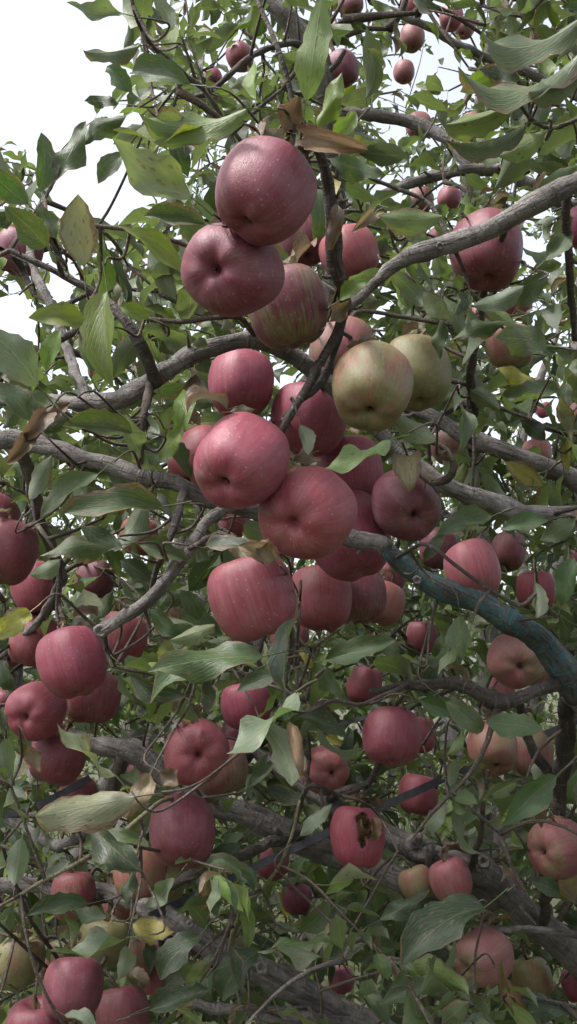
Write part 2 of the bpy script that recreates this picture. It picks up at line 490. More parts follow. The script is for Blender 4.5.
GREEN_T = [leaf_template(100 + i, 11, 4, c, f, w, ro) for i, (c, f, w, ro) in enumerate([
    (0.35, 0.45, 0.18, 0.0), (0.8, 0.6, 0.25, 0.1), (-0.3, 0.3, 0.25, 0.2), (1.1, 0.5, 0.3, 0.1),
    (0.5, 0.9, 0.2, 0.0), (0.25, 0.15, 0.45, 0.3), (1.4, 0.6, 0.3, 0.0), (0.6, -0.2, 0.5, 0.5)])]
DRY_T = [leaf_template(200 + i, 12, 4, c, f, w, ro, True) for i, (c, f, w, ro) in enumerate([
    (1.3, 1.3, 0.7, -0.8), (0.9, 1.7, 0.9, -1.0), (1.7, 1.0, 0.9, 0.6), (-1.2, 1.5, 1.0, -0.6)])]
LOW_T = [leaf_template(300 + i, 7, 2, c, f, w, 0, False, True) for i, (c, f, w) in enumerate([
    (0.4, 0.5, 0.2), (0.9, 0.7, 0.3), (-0.3, 0.35, 0.3), (1.4, 0.5, 0.35)])] + \
    [leaf_template(320, 7, 2, 1.6, 1.4, 0.5, -0.5, True, True)]
FAR_T = [leaf_template(330 + i, 3, 2, c, f, 0.1, 0, False, False) for i, (c, f) in enumerate([(0.3, 0.3), (0.9, 0.4), (-0.2, 0.25)])]
GREEN_M = [mesh_from('leaf', *t) for t in GREEN_T]
DRY_M = [mesh_from('leaf', *t) for t in DRY_T]
for me in GREEN_M + DRY_M: me.materials.append(M_LEAF)

def leaf_matrix(base, tip, normal, wid):
    b = Vector(base); ax = Vector(tip) - b
    L = ax.length
    y = ax / L
    n = Vector(normal); n = n - y * n.dot(y)
    if n.length < 1e-5: n = y.orthogonal()
    n.normalize()
    x = y.cross(n)
    m = Matrix(((x.x * wid, y.x * L, n.x * L, b.x), (x.y * wid, y.y * L, n.y * L, b.y), (x.z * wid, y.z * L, n.z * L, b.z), (0, 0, 0, 1)))
    return m

# leaf colours: linear base colours of healthy, young, tired, yellow, brown leaves
LC = {'g': (0.045, 0.080, 0.029), 'b': (0.12, 0.19, 0.032), 'd': (0.024, 0.046, 0.023), 's': (0.082, 0.112, 0.076),
      'p': (0.20, 0.22, 0.13), 'y': (0.27, 0.235, 0.05), 't': (0.24, 0.17, 0.10), 'n': (0.11, 0.07, 0.045)}
def leaf_col(r, far=False):
    k = r.random()
    c = LC['g'] if k < 0.48 else LC['d'] if k < 0.68 else LC['b'] if k < 0.80 else LC['s'] if k < 0.92 else LC['p'] if k < 0.935 else LC['y'] if k < 0.942 else LC['t'] if k < 0.968 else LC['n']
    f = r.uniform(0.78, 1.25)
    return (c[0] * f * r.uniform(.92, 1.08), c[1] * f, c[2] * f * r.uniform(.9, 1.1)), (0.45 if k > 0.942 else max(0.0, r.gauss(0.02, 0.10)))

class LeafBag:
    """all leaves of one tree: matrices, colours; split later into single leaves and one mass"""
    def __init__(s): s.items = []      # (matrix, colour, dry, is_dry_shape, forced)
    def add(s, m, col, dry, dryshape=False, forced=False, tmpl=None): s.items.append((m, col, dry, dryshape, forced, tmpl))
    def build(s, tree, base, n_single, templates, seed):
        r = random.Random(seed)
        sc = []
        for i, it in enumerate(s.items):
            m = it[0]
            c = m @ Vector((0, 0.5, 0))
            x, y, d = proj(c)
            L = m.col[1].xyz.length
            a = (L / d) if (d > 0.1 and -15 < x < 592 and -15 < y < 1039) else 0
            sc.append((1e9 if it[4] else a, i))
        sc.sort(key=lambda q: -q[0])
        single = set(i for a, i in sc[:n_single] if a > 0)
        groups = {}
        inv = Matrix.Translation(-base)
        for i, it in enumerate(s.items):
            m, col, dry, ds, fo, tp = it
            if i in single:
                me = tp if tp is not None else r.choice(DRY_M if ds else GREEN_M)
                o = bpy.data.objects.new('leaf', me)
                COL.objects.link(o)
                o.parent = tree
                o.matrix_parent_inverse = Matrix()
                o.matrix_basis = inv @ m
                o.color = (*col, dry)
            else:
                k = len(templates) - 1 if (ds and len(templates) > 4) else r.randrange(min(4, len(templates)))
                groups.setdefault(k, []).append(i)
        if not groups: return
        VS, US, CS, LV, LS = [], [], [], [], []
        off = 0
        for k, ids in groups.items():
            tv, tf, tu = templates[k]
            Ms = np.array([np.array(inv @ s.items[i][0]) for i in ids])
            h = np.hstack([tv, np.ones((len(tv), 1))])
            W = np.einsum('nij,vj->nvi', Ms, h)[:, :, :3]
            VS.append(W.reshape(-1, 3))
            US.append(np.tile(tu, (len(ids), 1)))
            cc = np.array([[*s.items[i][1], s.items[i][2]] for i in ids])
            CS.append(np.repeat(cc, len(tv), axis=0))
            lv = np.concatenate([np.array(f) for f in tf]); ls = np.array([len(f) for f in tf])
            LV.append((lv[None, :] + (np.arange(len(ids)) * len(tv))[:, None] + off).ravel())
            LS.append(np.tile(ls, len(ids)))
            off += len(ids) * len(tv)
        V = np.vstack(VS); U = np.vstack(US); Cc = np.vstack(CS); LV = np.concatenate(LV); LS = np.concatenate(LS)
        me = bpy.data.meshes.new('foliage')
        me.vertices.add(len(V)); me.vertices.foreach_set('co', V.astype(np.float32).ravel())
        me.loops.add(len(LV)); me.loops.foreach_set('vertex_index', LV.astype(np.int32))
        me.polygons.add(len(LS))
        me.polygons.foreach_set('loop_start', np.concatenate([[0], np.cumsum(LS)[:-1]]).astype(np.int32))
        me.polygons.foreach_set('loop_total', LS.astype(np.int32))
        me.update(calc_edges=True)
        l = me.uv_layers.new(name='UVMap'); l.data.foreach_set('uv', U[LV].astype(np.float32).ravel())
        ca = me.color_attributes.new('Col', 'FLOAT_COLOR', 'POINT'); ca.data.foreach_set('color', Cc.astype(np.float32).ravel())
        smooth(me)
        link_mesh('foliage', me, M_LEAFS, tree, 'stuff')

# ------------------------------------------------------------------ apples: table
# x, y, radius (pixels), eye offset (fraction of radius right/down, None when hidden), tone, ground colour 0..1, layer (0 front), label
N = None
APPLES = [
 (265,192,48,(-.40,.62),'p',.00,0,'topmost big plum-red apple of the central cluster, puckered at its lower end'),
 (232,270,48,(-.36,.0),'p',.05,1,'big plum apple with a star-shaped eye, just below the topmost plum apple'),
 (288,307,40,N,'p',.38,2,'plum apple greenish below, tucked behind the star-eyed plum apple'),
 (302,238,27,N,'d',.1,3,'dark apple almost hidden behind the topmost plum apple'),
 (350,254,28,N,'r',.1,3,'red apple right of the dark woody spur, under the shrivelled leaf'),
 (342,352,34,N,'k',.42,2,'pale pink streaked apple behind the left of the yellow-green striped apple'),
 (372,387,41,(-.1,.58),'g',.54,0,'yellow-green apple with red stripes at the right of the cluster'),
 (416,373,35,N,'g',.80,2,'dull green apple behind the right of the yellow-green striped apple'),
 (241,384,34,N,'r',.0,1,'rose-red apple hanging under the grey bough, above the cluster\'s pair at left'),
 (310,419,39,N,'r',.05,3,'shaded red apple in the heart of the cluster behind the brown twig'),
 (241,462,46,(-.38,.48),'r',.04,0,'big rose apple with a deep eye, front of the pair at the cluster\'s left'),
 (203,462,34,(-.5,.6),'r',.02,1,'rose apple behind the left of the big deep-eyed rose apple'),
 (307,513,47,(-.28,.18),'r',.0,0,'biggest round pink-red apple low in the centre of the cluster'),
 (350,536,42,N,'r',.0,2,'shaded red apple behind the right of the biggest round pink-red apple'),
 (406,505,35,(.25,.32),'p',.12,1,'dusky apple wearing a dry brown leaf on top, cluster\'s right side'),
 (350,470,33,N,'r',.0,3,'shaded red apple above the biggest round one, behind a green leaf'),
 (253,596,43,N,'r',.05,1,'big creased rose apple at the bottom left of the cluster'),
 (321,598,31,N,'r',.05,2,'shaded red apple at the bottom middle of the cluster, right of the creased one'),
 (357,595,29,N,'p',.25,3,'streaked brownish red apple at the bottom right of the cluster'),
 (383,603,22,N,'k',.15,4,'small pinkish apple peeping out at the cluster\'s bottom right corner'),
 (386,578,19,N,'r',.0,5,'sliver of red apple left of where the teal paint begins'),
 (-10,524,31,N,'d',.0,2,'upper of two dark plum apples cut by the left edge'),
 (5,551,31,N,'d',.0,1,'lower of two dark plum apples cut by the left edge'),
 (72,662,34,(.25,.85),'r',.02,0,'round rose-red apple leading the left-hand cluster'),
 (36,711,29,(-.38,.2),'r',.02,0,'rose apple with its eye showing, lower left of the left-hand cluster'),
 (92,697,27,N,'d',.15,2,'shaded apple under the round leader of the left-hand cluster'),
 (58,757,28,N,'d',.03,1,'dark red apple lowest in the left-hand cluster'),
 (34,640,25,N,'r',.0,2,'red apple behind the yellow leaf at the left'),
 (8,655,18,N,'r',.0,3,'red apple peeping past the left edge below the yellow leaf'),
 (37,588,25,N,'r',.0,2,'red apple under leaves above the yellow leaf at left'),
 (123,637,25,N,'r',.05,2,'red apple behind the sawn end of the smooth slanting branch'),
 (139,536,20,N,'k',.02,3,'pinkish apple between leaves under the left-hand lower limb'),
 (95,579,20,N,'d',.03,3,'red apple mostly covered by leaves left of the smooth slanting branch'),
 (3,703,13,N,'r',.0,4,'small red apple at the left edge beside the left-hand cluster'),
 (196,752,33,(.08,.08),'r',.03,0,'rose apple facing the viewer with a deep eye, below the centre'),
 (220,768,28,N,'p',.32,2,'brownish green apple behind the right of the deep-eyed rose apple below centre'),
 (183,831,33,(.0,.86),'p',.04,0,'deep rose apple hanging straight down, below the deep-eyed one'),
 (141,777,16,N,'r',.0,3,'small red apple behind the crumpled tan leaf at lower left'),
 (246,705,25,N,'r',.02,2,'red apple behind the long drooping grey-green leaf'),
 (237,740,18,N,'d',.05,3,'dark red apple in shade under the long drooping leaf'),
 (325,770,24,(.32,.12),'k',.18,1,'pink apple with its eye to the right, beside a hanging grey leaf'),
 (392,736,29,(-.05,.86),'r',.02,0,'rose-pink apple hanging alone right of centre in the lower half'),
 (418,735,18,N,'r',.0,4,'red apple half hidden just right of the lone rose-pink apple'),
 (358,836,28,N,'r',.03,0,'apple split open with a brown rotten crack'),
 (418,794,20,N,'r',.05,2,'red apple crossed by the black strap'),
 (493,748,26,(.12,.72),'y',.40,1,'buff and pink apple with a dark eye, left of a dark upright twig'),
 (531,752,22,N,'y',.42,2,'buff apple right of the dark upright twig'),
 (516,660,28,(.15,.25),'y',.36,0,'pinkish yellow apple right under the teal-painted branch'),
 (544,672,18,N,'y',.55,2,'yellowish apple behind the right of the apple under the teal paint'),
 (497,694,18,N,'k',.1,3,'pink apple behind the small brown branch below the teal paint'),
 (575,706,17,N,'y',.5,2,'yellowish apple cut by the right edge below the teal branch'),
 (473,570,28,N,'k',.1,1,'pink streaked apple sitting above the teal-painted branch'),
 (536,590,20,N,'r',.0,2,'rose apple with a grey-green leaf hanging over it, right side'),
 (583,562,14,N,'r',.0,2,'red apple barely showing at the right edge above the teal branch'),
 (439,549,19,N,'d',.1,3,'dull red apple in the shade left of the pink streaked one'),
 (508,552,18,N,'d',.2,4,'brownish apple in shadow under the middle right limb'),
 (487,251,37,N,'p',.04,2,'plum apple behind the upper right bough'),
 (583,227,20,N,'r',.02,2,'pink apple cut by the right edge under the upper right bough'),
 (510,347,23,N,'k',.45,2,'yellowish pink apple behind a bright green leaf at upper right'),
 (517,304,15,N,'r',.02,3,'small red apple above the yellowish pink one at upper right'),
 (481,315,10,N,'r',.0,4,'tiny red apple under the blue-grey leaf at upper right'),
 (577,417,13,N,'k',.1,3,'pink apple at the right edge beside the curled buff leaf'),
 (544,410,8,N,'r',.02,4,'very small red apple left of the one at the right edge'),
 (450,446,19,N,'y',.4,3,'buff apple behind the narrow upright leaf, right of the cluster'),
 (537,453,15,N,'k',.25,3,'pinkish apple resting on the pale limb at right'),
 (420,201,13,N,'k',.25,3,'left one of two small apples above the upper right bough'),
 (449,199,12,N,'k',.1,3,'right one of two small apples above the upper right bough'),
 (437,236,8,N,'r',.05,4,'tiny pink apple peeping over the upper right bough'),
 (419,126,13,(.1,.5),'k',.1,2,'small pink apple at the end of a pale bough against the sky'),
 (471,127,13,N,'k',.15,3,'left one of two touching small apples under a bright leaf, top right'),
 (483,125,11,N,'r',.1,2,'right one of two touching small apples under a bright leaf, top right'),
 (404,72,11,(.0,.75),'k',.1,2,'small pink apple hanging alone against the white sky, top right'),
 (412,38,13,(.1,.7),'k',.3,1,'brownish small apple, lower of two near the top edge'),
 (412,7,12,N,'r',.1,2,'red small apple, upper of two at the top edge'),
 (451,18,12,(-.1,.6),'k',.1,2,'small pink apple near the top edge, left of its overlapping neighbour'),
 (465,28,10,N,'k',.2,3,'smaller pink apple overlapped by its neighbour near the top edge'),
 (342,69,17,(.2,.75),'p',.02,1,'plum apple alone in the upper middle beside a pale limb'),
 (351,4,12,N,'d',.2,2,'brownish apple cut by the top edge in the middle'),
 (335,34,10,N,'k',.1,3,'blotchy little pink apple below the top edge in the middle'),
 (240,57,14,N,'r',.02,2,'small red apple above the dark twig near the top left of centre'),
 (213,76,9,N,'r',.02,3,'tiny red apple left of the small one on the dark twig'),
 (240,132,9,N,'r',.02,3,'tiny red apple just above the topmost plum apple'),
 (18,252,23,N,'p',.02,2,'plum apple behind leaves at the upper left edge'),
 (97,372,9,N,'r',.1,3,'tiny red apple above the grey bough at left'),
 (234,522,16,N,'r',.1,3,'small red apple behind the top of the smooth slanting branch'),
 (290,640,20,N,'r',.02,4,'small red apple below the big creased rose apple'),
 (364,685,18,N,'r',.02,3,'small red apple under a pale leaf, above the lone rose-pink apple'),
 (422,637,16,N,'k',.1,4,'small red apple in leaves below the start of the teal paint'),
 (73,896,23,N,'r',.30,1,'apple red above and green below, at the lower left'),
 (139,875,26,N,'k',.35,2,'pink and yellow apple behind a narrow dark leaf at lower left'),
 (162,889,22,N,'g',.85,3,'green apple behind the pink and yellow one at lower left'),
 (121,904,17,N,'k',.2,3,'pinkish apple below the pink and yellow one at lower left'),
 (73,988,30,N,'p',.03,0,'uppermost plum-red apple of three at the bottom left corner'),
 (122,1014,27,N,'p',.03,1,'right-hand plum-red apple of three at the bottom left corner'),
 (36,1034,31,N,'p',.03,1,'left-hand plum-red apple of three, cut by the bottom edge'),
 (18,962,25,N,'g',.75,2,'yellow-green apple at the left edge near the bottom'),
 (103,940,25,N,'g',.90,3,'olive green shaded apple above the three bottom plum apples'),
 (55,962,16,N,'y',.45,4,'pale pinkish apple between the yellow-green and the plum apples'),
 (138,960,19,N,'y',.5,4,'small yellowish apple right of the olive green one'),
 (157,978,19,N,'k',.2,4,'small pink apple below the spotted yellowing leaf'),
 (172,948,19,N,'k',.2,4,'small pink apple under the lower left limb'),
 (272,862,16,N,'r',.02,3,'red apple behind the black strap, left of the split apple'),
 (297,898,16,N,'d',.03,4,'small dark red apple below the black strap'),
 (341,980,13,N,'r',.02,3,'small red apple alone near the bottom middle'),
 (451,880,22,N,'k',.18,1,'pink apple of the pair at the fork of the thick lower limbs'),
 (417,883,17,N,'y',.55,2,'buff apple with a dry flap, left of the pair at the limb fork'),
 (500,882,18,N,'y',.5,4,'yellowish apple behind the thick lower right limb'),
 (558,848,29,(-.55,.15),'y',.26,0,'pink-buff apple with its eye to the left, lower right edge'),
 (563,872,26,N,'g',.55,2,'yellower apple under the pink-buff one at the lower right edge'),
 (483,957,27,(-.55,.42),'y',.28,0,'reddish buff apple with a hollow eye, near the bottom right'),
 (532,980,21,N,'g',.62,1,'green and red apple beside a withered leaf, bottom right'),
 (577,985,16,N,'r',.02,3,'small red apple at the right edge near the bottom'),
 (79,798,20,N,'r',.05,4,'red apple under the large pale withered leaf'),
]
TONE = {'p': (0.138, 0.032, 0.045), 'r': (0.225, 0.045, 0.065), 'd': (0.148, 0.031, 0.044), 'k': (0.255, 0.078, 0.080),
        'y': (0.225, 0.082, 0.078), 'g': (0.24, 0.06, 0.055)}
NEAR = {(451, 880): 1.44, (417, 883): 1.47, (500, 882): 1.75, (418, 794): 1.66}     # hang clear in front of or behind the limbs
ap = []
for (x, y, r, eye, tone, gr, lay, lab) in APPLES:
    R0 = 0.0385 if r >= 24 else 0.036 if r >= 15 else 0.034
    ap.append(dict(x=x, y=y, r=r, eye=eye, tone=tone, gr=gr, lay=lay, label=lab, d=NEAR.get((x, y), FPX * R0 / r)))
# front-to-back order inside every overlap, no two apples in the same place
for it in range(60):
    moved = False
    for i, a in enumerate(ap):
        for b in ap[i + 1:]:
            if math.hypot(a['x'] - b['x'], a['y'] - b['y']) > (a['r'] + b['r']) * 1.05: continue
            f, k = (a, b) if a['lay'] <= b['lay'] else (b, a)
            pf, pk = P(f['x'], f['y'], f['d']), P(k['x'], k['y'], k['d'])
            need = (f['r'] * f['d'] + k['r'] * k['d']) / FPX * 0.955
            if (pf - pk).length < need or (f['lay'] < k['lay'] and k['d'] < f['d']):
                k['d'] += 0.006; f['d'] -= 0.001 if f['lay'] == 0 else 0
                moved = True
    if not moved: break
for a in ap:
    a['p'] = P(a['x'], a['y'], a['d']); a['R'] = a['r'] * a['d'] / FPX
HIDE = [(a['x'], a['y'], a['r'], a['d']) for a in ap]
_Rs = [a['R'] for a in ap]
print('apple radius', min(_Rs), max(_Rs))

# ------------------------------------------------------------------ main tree: hand-measured limbs (x, y, depth, half width in pixels)
FORK = (760, 1010, 1.75)
LIMBS = [
 ('trunk', M_BARK, None, [('w', 0.96, 2.02, -0.05, 0.105), ('w', 0.95, 2.0, 0.25, 0.085), ('w', 0.90, 1.94, 0.65, 0.075), (760, 1010, 1.75, 40)]),
 ('limb', M_BARK, None, [(760,1010,1.75,36),(660,1010,1.70,20),(577,955,1.62,17),(537,925,1.60,16),(505,893,1.58,15),(475,868,1.56,14),(443,857,1.56,13),(400,840,1.58,12),(365,824,1.60,10),(320,798,1.65,8),(280,770,1.7,6),(240,740,1.75,4)]),
 ('limb', M_BARK, None, [(505,895,1.60,15),(465,890,1.58,14),(425,888,1.56,14),(385,876,1.55,14),(340,856,1.55,13),(290,833,1.55,13),(245,814,1.55,13),(200,797,1.56,12),(160,770,1.58,11),(125,748,1.60,11),(95,744,1.62,9),(60,730,1.66,8),(10,700,1.7,6)]),
 ('limb', M_BARK, None, [(760,1010,1.75,34),(690,1120,1.7,20),(560,1130,1.62,17),(450,1070,1.50,15),(390,1035,1.46,14),(340,1010,1.44,13),(290,985,1.42,14),(250,966,1.40,13),(215,946,1.40,12),(180,928,1.40,11),(150,909,1.43,10),(110,893,1.60,8.5),(60,888,1.74,8),(20,886,1.8,8),(-40,880,1.85,7)]),
 ('branch', M_BARK, None, [(390,1035,1.46,10),(340,1022,1.42,8),(300,1019,1.40,8),(255,1016,1.40,7),(200,1005,1.42,5),(160,1000,1.45,4)]),
 ('limb', M_PAINT, 'branch coated with teal paint', [(577,692,1.16,16),(562,668,1.14,14),(540,640,1.12,13),(510,621,1.10,12),(475,607,1.08,12),(440,590,1.06,11),(412,570,1.05,10),(387,549,1.04,9)]),
 ('limb', M_BARK, None, [(760,1010,1.75,30),(700,840,1.45,22),(630,745,1.26,19),(577,692,1.16,16.5)]),
 ('limb', M_BARK, None, [(387,549,1.04,9.5),(340,532,1.06,9),(290,520,1.08,9),(240,508,1.06,9),(187,491,1.04,8.5),(156,479,1.03,9),(121,469,1.03,9),(87,460,1.04,9),(52,448,1.05,9),(20,440,1.06,10),(-30,442,1.08,9)]),
 ('limb', M_BARK, None, [(760,1010,1.75,28),(790,800,1.7,18),(770,600,1.5,17),(740,430,1.28,16),(690,260,1.08,14),(640,172,0.98,12),(577,181,0.95,10.5),(540,201,0.95,10.5),(508,221,0.955,10),(480,234,0.96,10),(440,246,0.96,9.5),(410,257,0.965,8.5),(386,272,0.97,6.5),(376,283,0.97,5)]),
 ('limb', M_BARK, None, [(745,450,1.3,15),(660,535,1.16,13),(577,517,1.10,11),(530,513,1.08,11),(490,501,1.06,10),(450,488,1.05,9),(420,470,1.05,8),(380,430,1.06,8),(330,385,1.06,8),(285,350,1.05,8.5),(255,342,1.03,9),(215,346,1.02,9),(190,354,1.02,9),(165,371,1.02,10),(150,384,1.02,10),(120,399,1.03,9.5),(88,405,1.05,8),(55,398,1.08,6),(20,402,1.12,5),(-40,395,1.2,4)]),
 ('branch', M_DARKBARK, None, [(156,384,1.015,7),(150,365,1.0,6.5),(139,341,0.99,6),(126,320,0.99,5.5),(108,303,1.0,5),(80,285,1.0,4),(50,268,1.0,3.2),(10,250,1.0,2.6)]),
 ('branch', M_DARKBARK, None, [(110,305,1.0,4),(90,323,1.0,4),(68,335,1.01,3.6),(45,350,1.02,3.4),(33,362,1.03,3),(10,372,1.05,2)]),
 ('branch', M_BARK, None, [(232,505,1.05,6),(216,514,0.99,6),(203,527,0.97,6),(185,551,0.95,6.5),(165,580,0.94,6.5),(143,603,0.94,6.5),(120,619,0.94,7),(103,630,0.94,7)]),
 ('branch', M_DARKBARK, None, [(185,491,1.04,5),(178,512,0.97,4.5),(172,533,0.95,4),(163,552,0.94,4),(155,575,0.95,3),(150,600,0.97,2.4)]),
 ('branch', M_TWIG, None, [(150,384,1.01,5),(147,402,0.99,4.5),(143,420,0.98,3.6),(141,445,0.98,3.2),(140,463,0.98,3)]),
 ('branch', M_DARKBARK, None, [(380,279,0.97,5),(362,296,0.96,6),(346,308,0.95,6),(338,330,0.96,5),(322,362,0.96,5),(303,393,0.95,4.5),(288,420,0.95,4),(278,440,0.96,3.5),(270,460,0.98,3)]),
 ('branch', M_DARKBARK, None, [(346,308,0.95,6),(340,280,0.91,7),(336,250,0.89,8),(334,220,0.87,8),(328,185,0.86,6),(318,150,0.84,5),(305,128,0.82,5),(292,110,0.80,4)]),
 ('twig', M_DARKBARK, None, [(293,112,0.80,2.6),(291,92,0.80,2.6),(281,58,0.80,2.6),(268,25,0.81,2.4),(254,-8,0.82,2.3),(235,-50,0.85,2)]),
 ('branch', M_DARKBARK, None, [(345,310,0.97,4.5),(335,350,1.0,4),(318,385,1.0,4),(300,400,0.98,3.5),(285,418,0.98,3)]),
 ('branch', M_DARKBARK, None, [(566,678,1.15,8),(545,687,1.13,7),(518,698,1.12,7),(498,702,1.12,7.5),(475,692,1.13,7),(455,684,1.14,6.5),(425,686,1.15,5.5),(400,686,1.17,4),(370,692,1.2,3)]),
 ('limb', M_BARK, None, [(770,620,1.52,14),(660,520,1.45,12),(577,483,1.42,10),(548,470,1.40,10),(516,456,1.40,10),(485,444,1.40,9.5),(455,430,1.42,8),(420,410,1.46,6),(390,400,1.5,5)]),
 ('branch', M_DARKBARK, None, [(471,440,1.38,4.5),(470,425,1.30,4),(475,405,1.22,4),(471,385,1.15,4.5),(472,360,1.12,4.5),(480,330,1.1,4),(482,300,1.08,4),(494,262,1.05,4),(505,226,0.97,4)]),
 ('branch', M_DARKBARK, None, [(566,195,0.97,4.5),(566,230,1.0,4.5),(570,260,1.02,4),(572,300,1.06,3.5),(575,340,1.1,3)]),
 ('branch', M_TWIG, None, [(418,467,1.05,4),(432,480,1.0,4.5),(448,478,0.97,4),(453,466,0.96,3.6),(446,450,0.96,3.2),(428,440,0.97,2.8),(411,441,0.98,2.6)]),
 ('limb', M_BARK, None, [(240,740,1.75,4),(275,560,1.9,6),(330,300,2.0,8),(335,160,1.85,9),(325,92,1.80,10),(317,60,1.80,10),(296,29,1.80,10),(268,-2,1.80,9),(230,-60,1.85,7)]),
 ('branch', M_DARKBARK, None, [(322,75,1.8,4.5),(300,46,1.70,3.5),(275,46,1.62,3.2),(250,58,1.58,3.2),(233,72,1.56,3),(212,90,1.56,2.6),(195,96,1.58,2)]),
 ('twig', M_TWIG, None, [(210,92,1.56,3),(193,81,1.25,2.8),(175,66,1.12,2.6),(157,50,1.06,2.5),(142,30,1.02,2.2),(133,5,1.0,2),(128,-25,1.0,1.8)]),
 ('twig', M_TWIG, None, [(232,300,0.98,2.6),(210,262,0.92,2.4),(187,246,0.90,2.3),(160,238,0.89,2.3),(130,230,0.89,2.2),(100,226,0.89,2.2),(76,223,0.89,2.2)]),
 ('twig', M_TWIG, None, [(255,335,1.0,3),(240,318,0.98,2.6),(215,318,0.97,2.6),(185,322,0.97,2.6),(160,320,0.97,2.6),(145,318,0.97,2.4)]),
 ('twig', M_DARKBARK, None, [(455,250,0.97,3),(430,205,0.99,2.2),(400,190,0.99,2.2),(375,180,0.98,2),(350,168,0.96,2),(335,160,0.9,2.2)]),
 ('limb', M_BARK, None, [(790,800,1.7,16),(760,420,2.2,12),(660,160,2.4,8),(577,95,2.45,6),(520,70,2.45,5),(490,58,2.45,4.6),(460,46,2.42,4.4),(430,28,2.4,4.2),(400,14,2.4,4),(370,2,2.4,3)]),
 ('limb', M_BARK, None, [(660,160,2.4,7),(577,205,2.4,6),(535,185,2.4,6),(500,171,2.4,6),(465,170,2.4,6),(430,178,2.42,5.5),(392,191,2.45,5),(350,210,2.5,4)]),
 ('branch', M_BARK, None, [(468,170,2.4,5),(450,140,2.45,6),(415,124,2.5,6.5),(385,117,2.5,6.5),(355,112,2.5,6),(325,110,2.55,4)]),
 ('branch', M_DARKBARK, None, [(330,800,1.65,4),(340,792,1.45,4),(365,785,1.40,3.6),(375,772,1.38,3.4),(384,750,1.36,3),(395,706,1.33,2.5)]),
 ('branch', M_DARKBARK, None, [(540,930,1.6,6),(545,900,1.5,6),(548,860,1.42,7),(560,790,1.35,9),(566,740,1.28,9),(567,690,1.18,9)]),
 ('branch', M_DARKBARK, None, [(560,790,1.35,6),(545,770,1.33,5.5),(530,745,1.32,5),(522,715,1.3,4.5),(519,700,1.2,4)]),
 ('branch', M_BARK, None, [(700,960,1.6,8),(577,935,1.5,4),(540,930,1.47,3.5),(505,930,1.45,3),(480,925,1.44,2.5)]),
 ('branch', M_DARKBARK, None, [(300,835,1.54,6),(260,846,1.46,5.5),(230,860,1.40,5.5),(200,872,1.36,5.5),(180,882,1.34,5),(160,892,1.33,4)]),
 ('twig', M_GREENTWIG, None, [(215,800,1.54,3),(190,800,1.30,2.4),(165,800,1.12,2.2),(140,818,1.04,2.2),(110,842,1.0,2.2),(80,862,0.98,2),(45,880,0.97,2),(20,895,0.97,1.8)]),
 ('twig', M_DARKBARK, None, [(112,893,1.59,2.6),(104,960,1.50,2.3),(72,975,1.42,2.2),(52,950,1.34,2.1),(30,918,1.22,2),(14,880,1.12,1.9),(2,845,1.05,1.7)]),
 ('twig', M_DARKBARK, None, [(74,974,1.42,2),(48,968,1.34,1.9),(24,946,1.26,1.8),(6,930,1.2,1.6),(-14,912,1.16,1.5)]),
 ('twig', M_GREENTWIG, None, [(230,950,1.39,3.2),(236,925,1.30,3),(245,905,1.22,2.6),(262,890,1.18,2),(280,865,1.16,1.8),(292,835,1.15,1.6),(300,800,1.15,1.4)]),
 ('twig', M_DARKBARK, None, [(292,832,1.54,3),(300,805,1.40,2.4),(312,785,1.2,2.2),(340,795,1.3,2),(365,786,1.39,2)]),
 ('twig', M_TWIG, None, [(470,868,1.55,5),(474,855,1.45,4),(480,835,1.4,3),(484,800,1.36,2.4),(488,770,1.35,2)]),
 ('twig', M_TWIG, None, [(300,530,1.05,3),(285,590,1.0,2.6),(288,615,0.93,2.4),(292,640,0.9,2.2),(296,665,0.88,2),(297,690,0.87,1.8)]),
 ('twig', M_DARKBARK, None, [(408,686,1.16,3),(385,695,1.12,2.2),(360,705,1.1,2),(335,700,1.1,2),(310,712,1.1,2)]),
 ('twig', M_DARKBARK, None, [(395,558,1.04,2.2),(425,545,0.98,2),(455,565,0.97,2),(490,590,0.96,2),(520,605,0.97,2),(540,590,0.98,1.8)]),
 ('twig', M_DARKBARK, None, [(610,178,0.965,4),(606,150,0.90,3.4),(602,100,0.83,3),(594,55,0.80,2.6),(587,10,0.79,2.2),(582,-40,0.80,2)]),
 ('twig', M_DARKBARK, None, [(602,105,0.83,2.6),(578,118,0.86,2.4),(552,128,0.87,2.2),(530,118,0.85,2),(516,98,0.83,1.8)]),
 ('twig', M_TWIG, None, [(62,275,1.0,3),(58,255,0.93,2.6),(50,240,0.89,2.3),(46,215,0.88,2),(44,192,0.90,1.8)]),
 ('limb', M_BARK, None, [(125,748,1.60,8),(95,820,1.75,7),(60,845,1.85,6),(10,820,1.95,5),(-60,800,2.0,4)]),
 ('limb', M_BARK, None, [(-30,442,1.08,8),(-120,450,1.2,7),(-220,420,1.4,5),(-320,380,1.6,4)]),
 ('limb', M_BARK, None, [(20,440,1.06,7),(40,520,1.25,6),(60,580,1.4,5),(30,630,1.5,4),(-30,680,1.6,3)]),
 ('limb', M_BARK, None, [(88,405,1.05,5),(60,330,1.25,5),(30,250,1.35,4),(40,205,1.38,3),(60,170,1.4,2.4)]),
]
class Tree:
    def __init__(s, base):
        s.pos = []; s.rad = []; s.plen = []; s.base = Vector(base)
        s.chains = []     # (path, radii, kind)
        s.leaves = LeafBag()
    def add_nodes(s, path, rad, p0=0.0):
        L = p0
        for i, p in enumerate(path):
            if i: L += float(np.linalg.norm(path[i] - path[i - 1]))
            s.pos.append(np.array(p)); s.rad.append(float(rad[i])); s.plen.append(L)

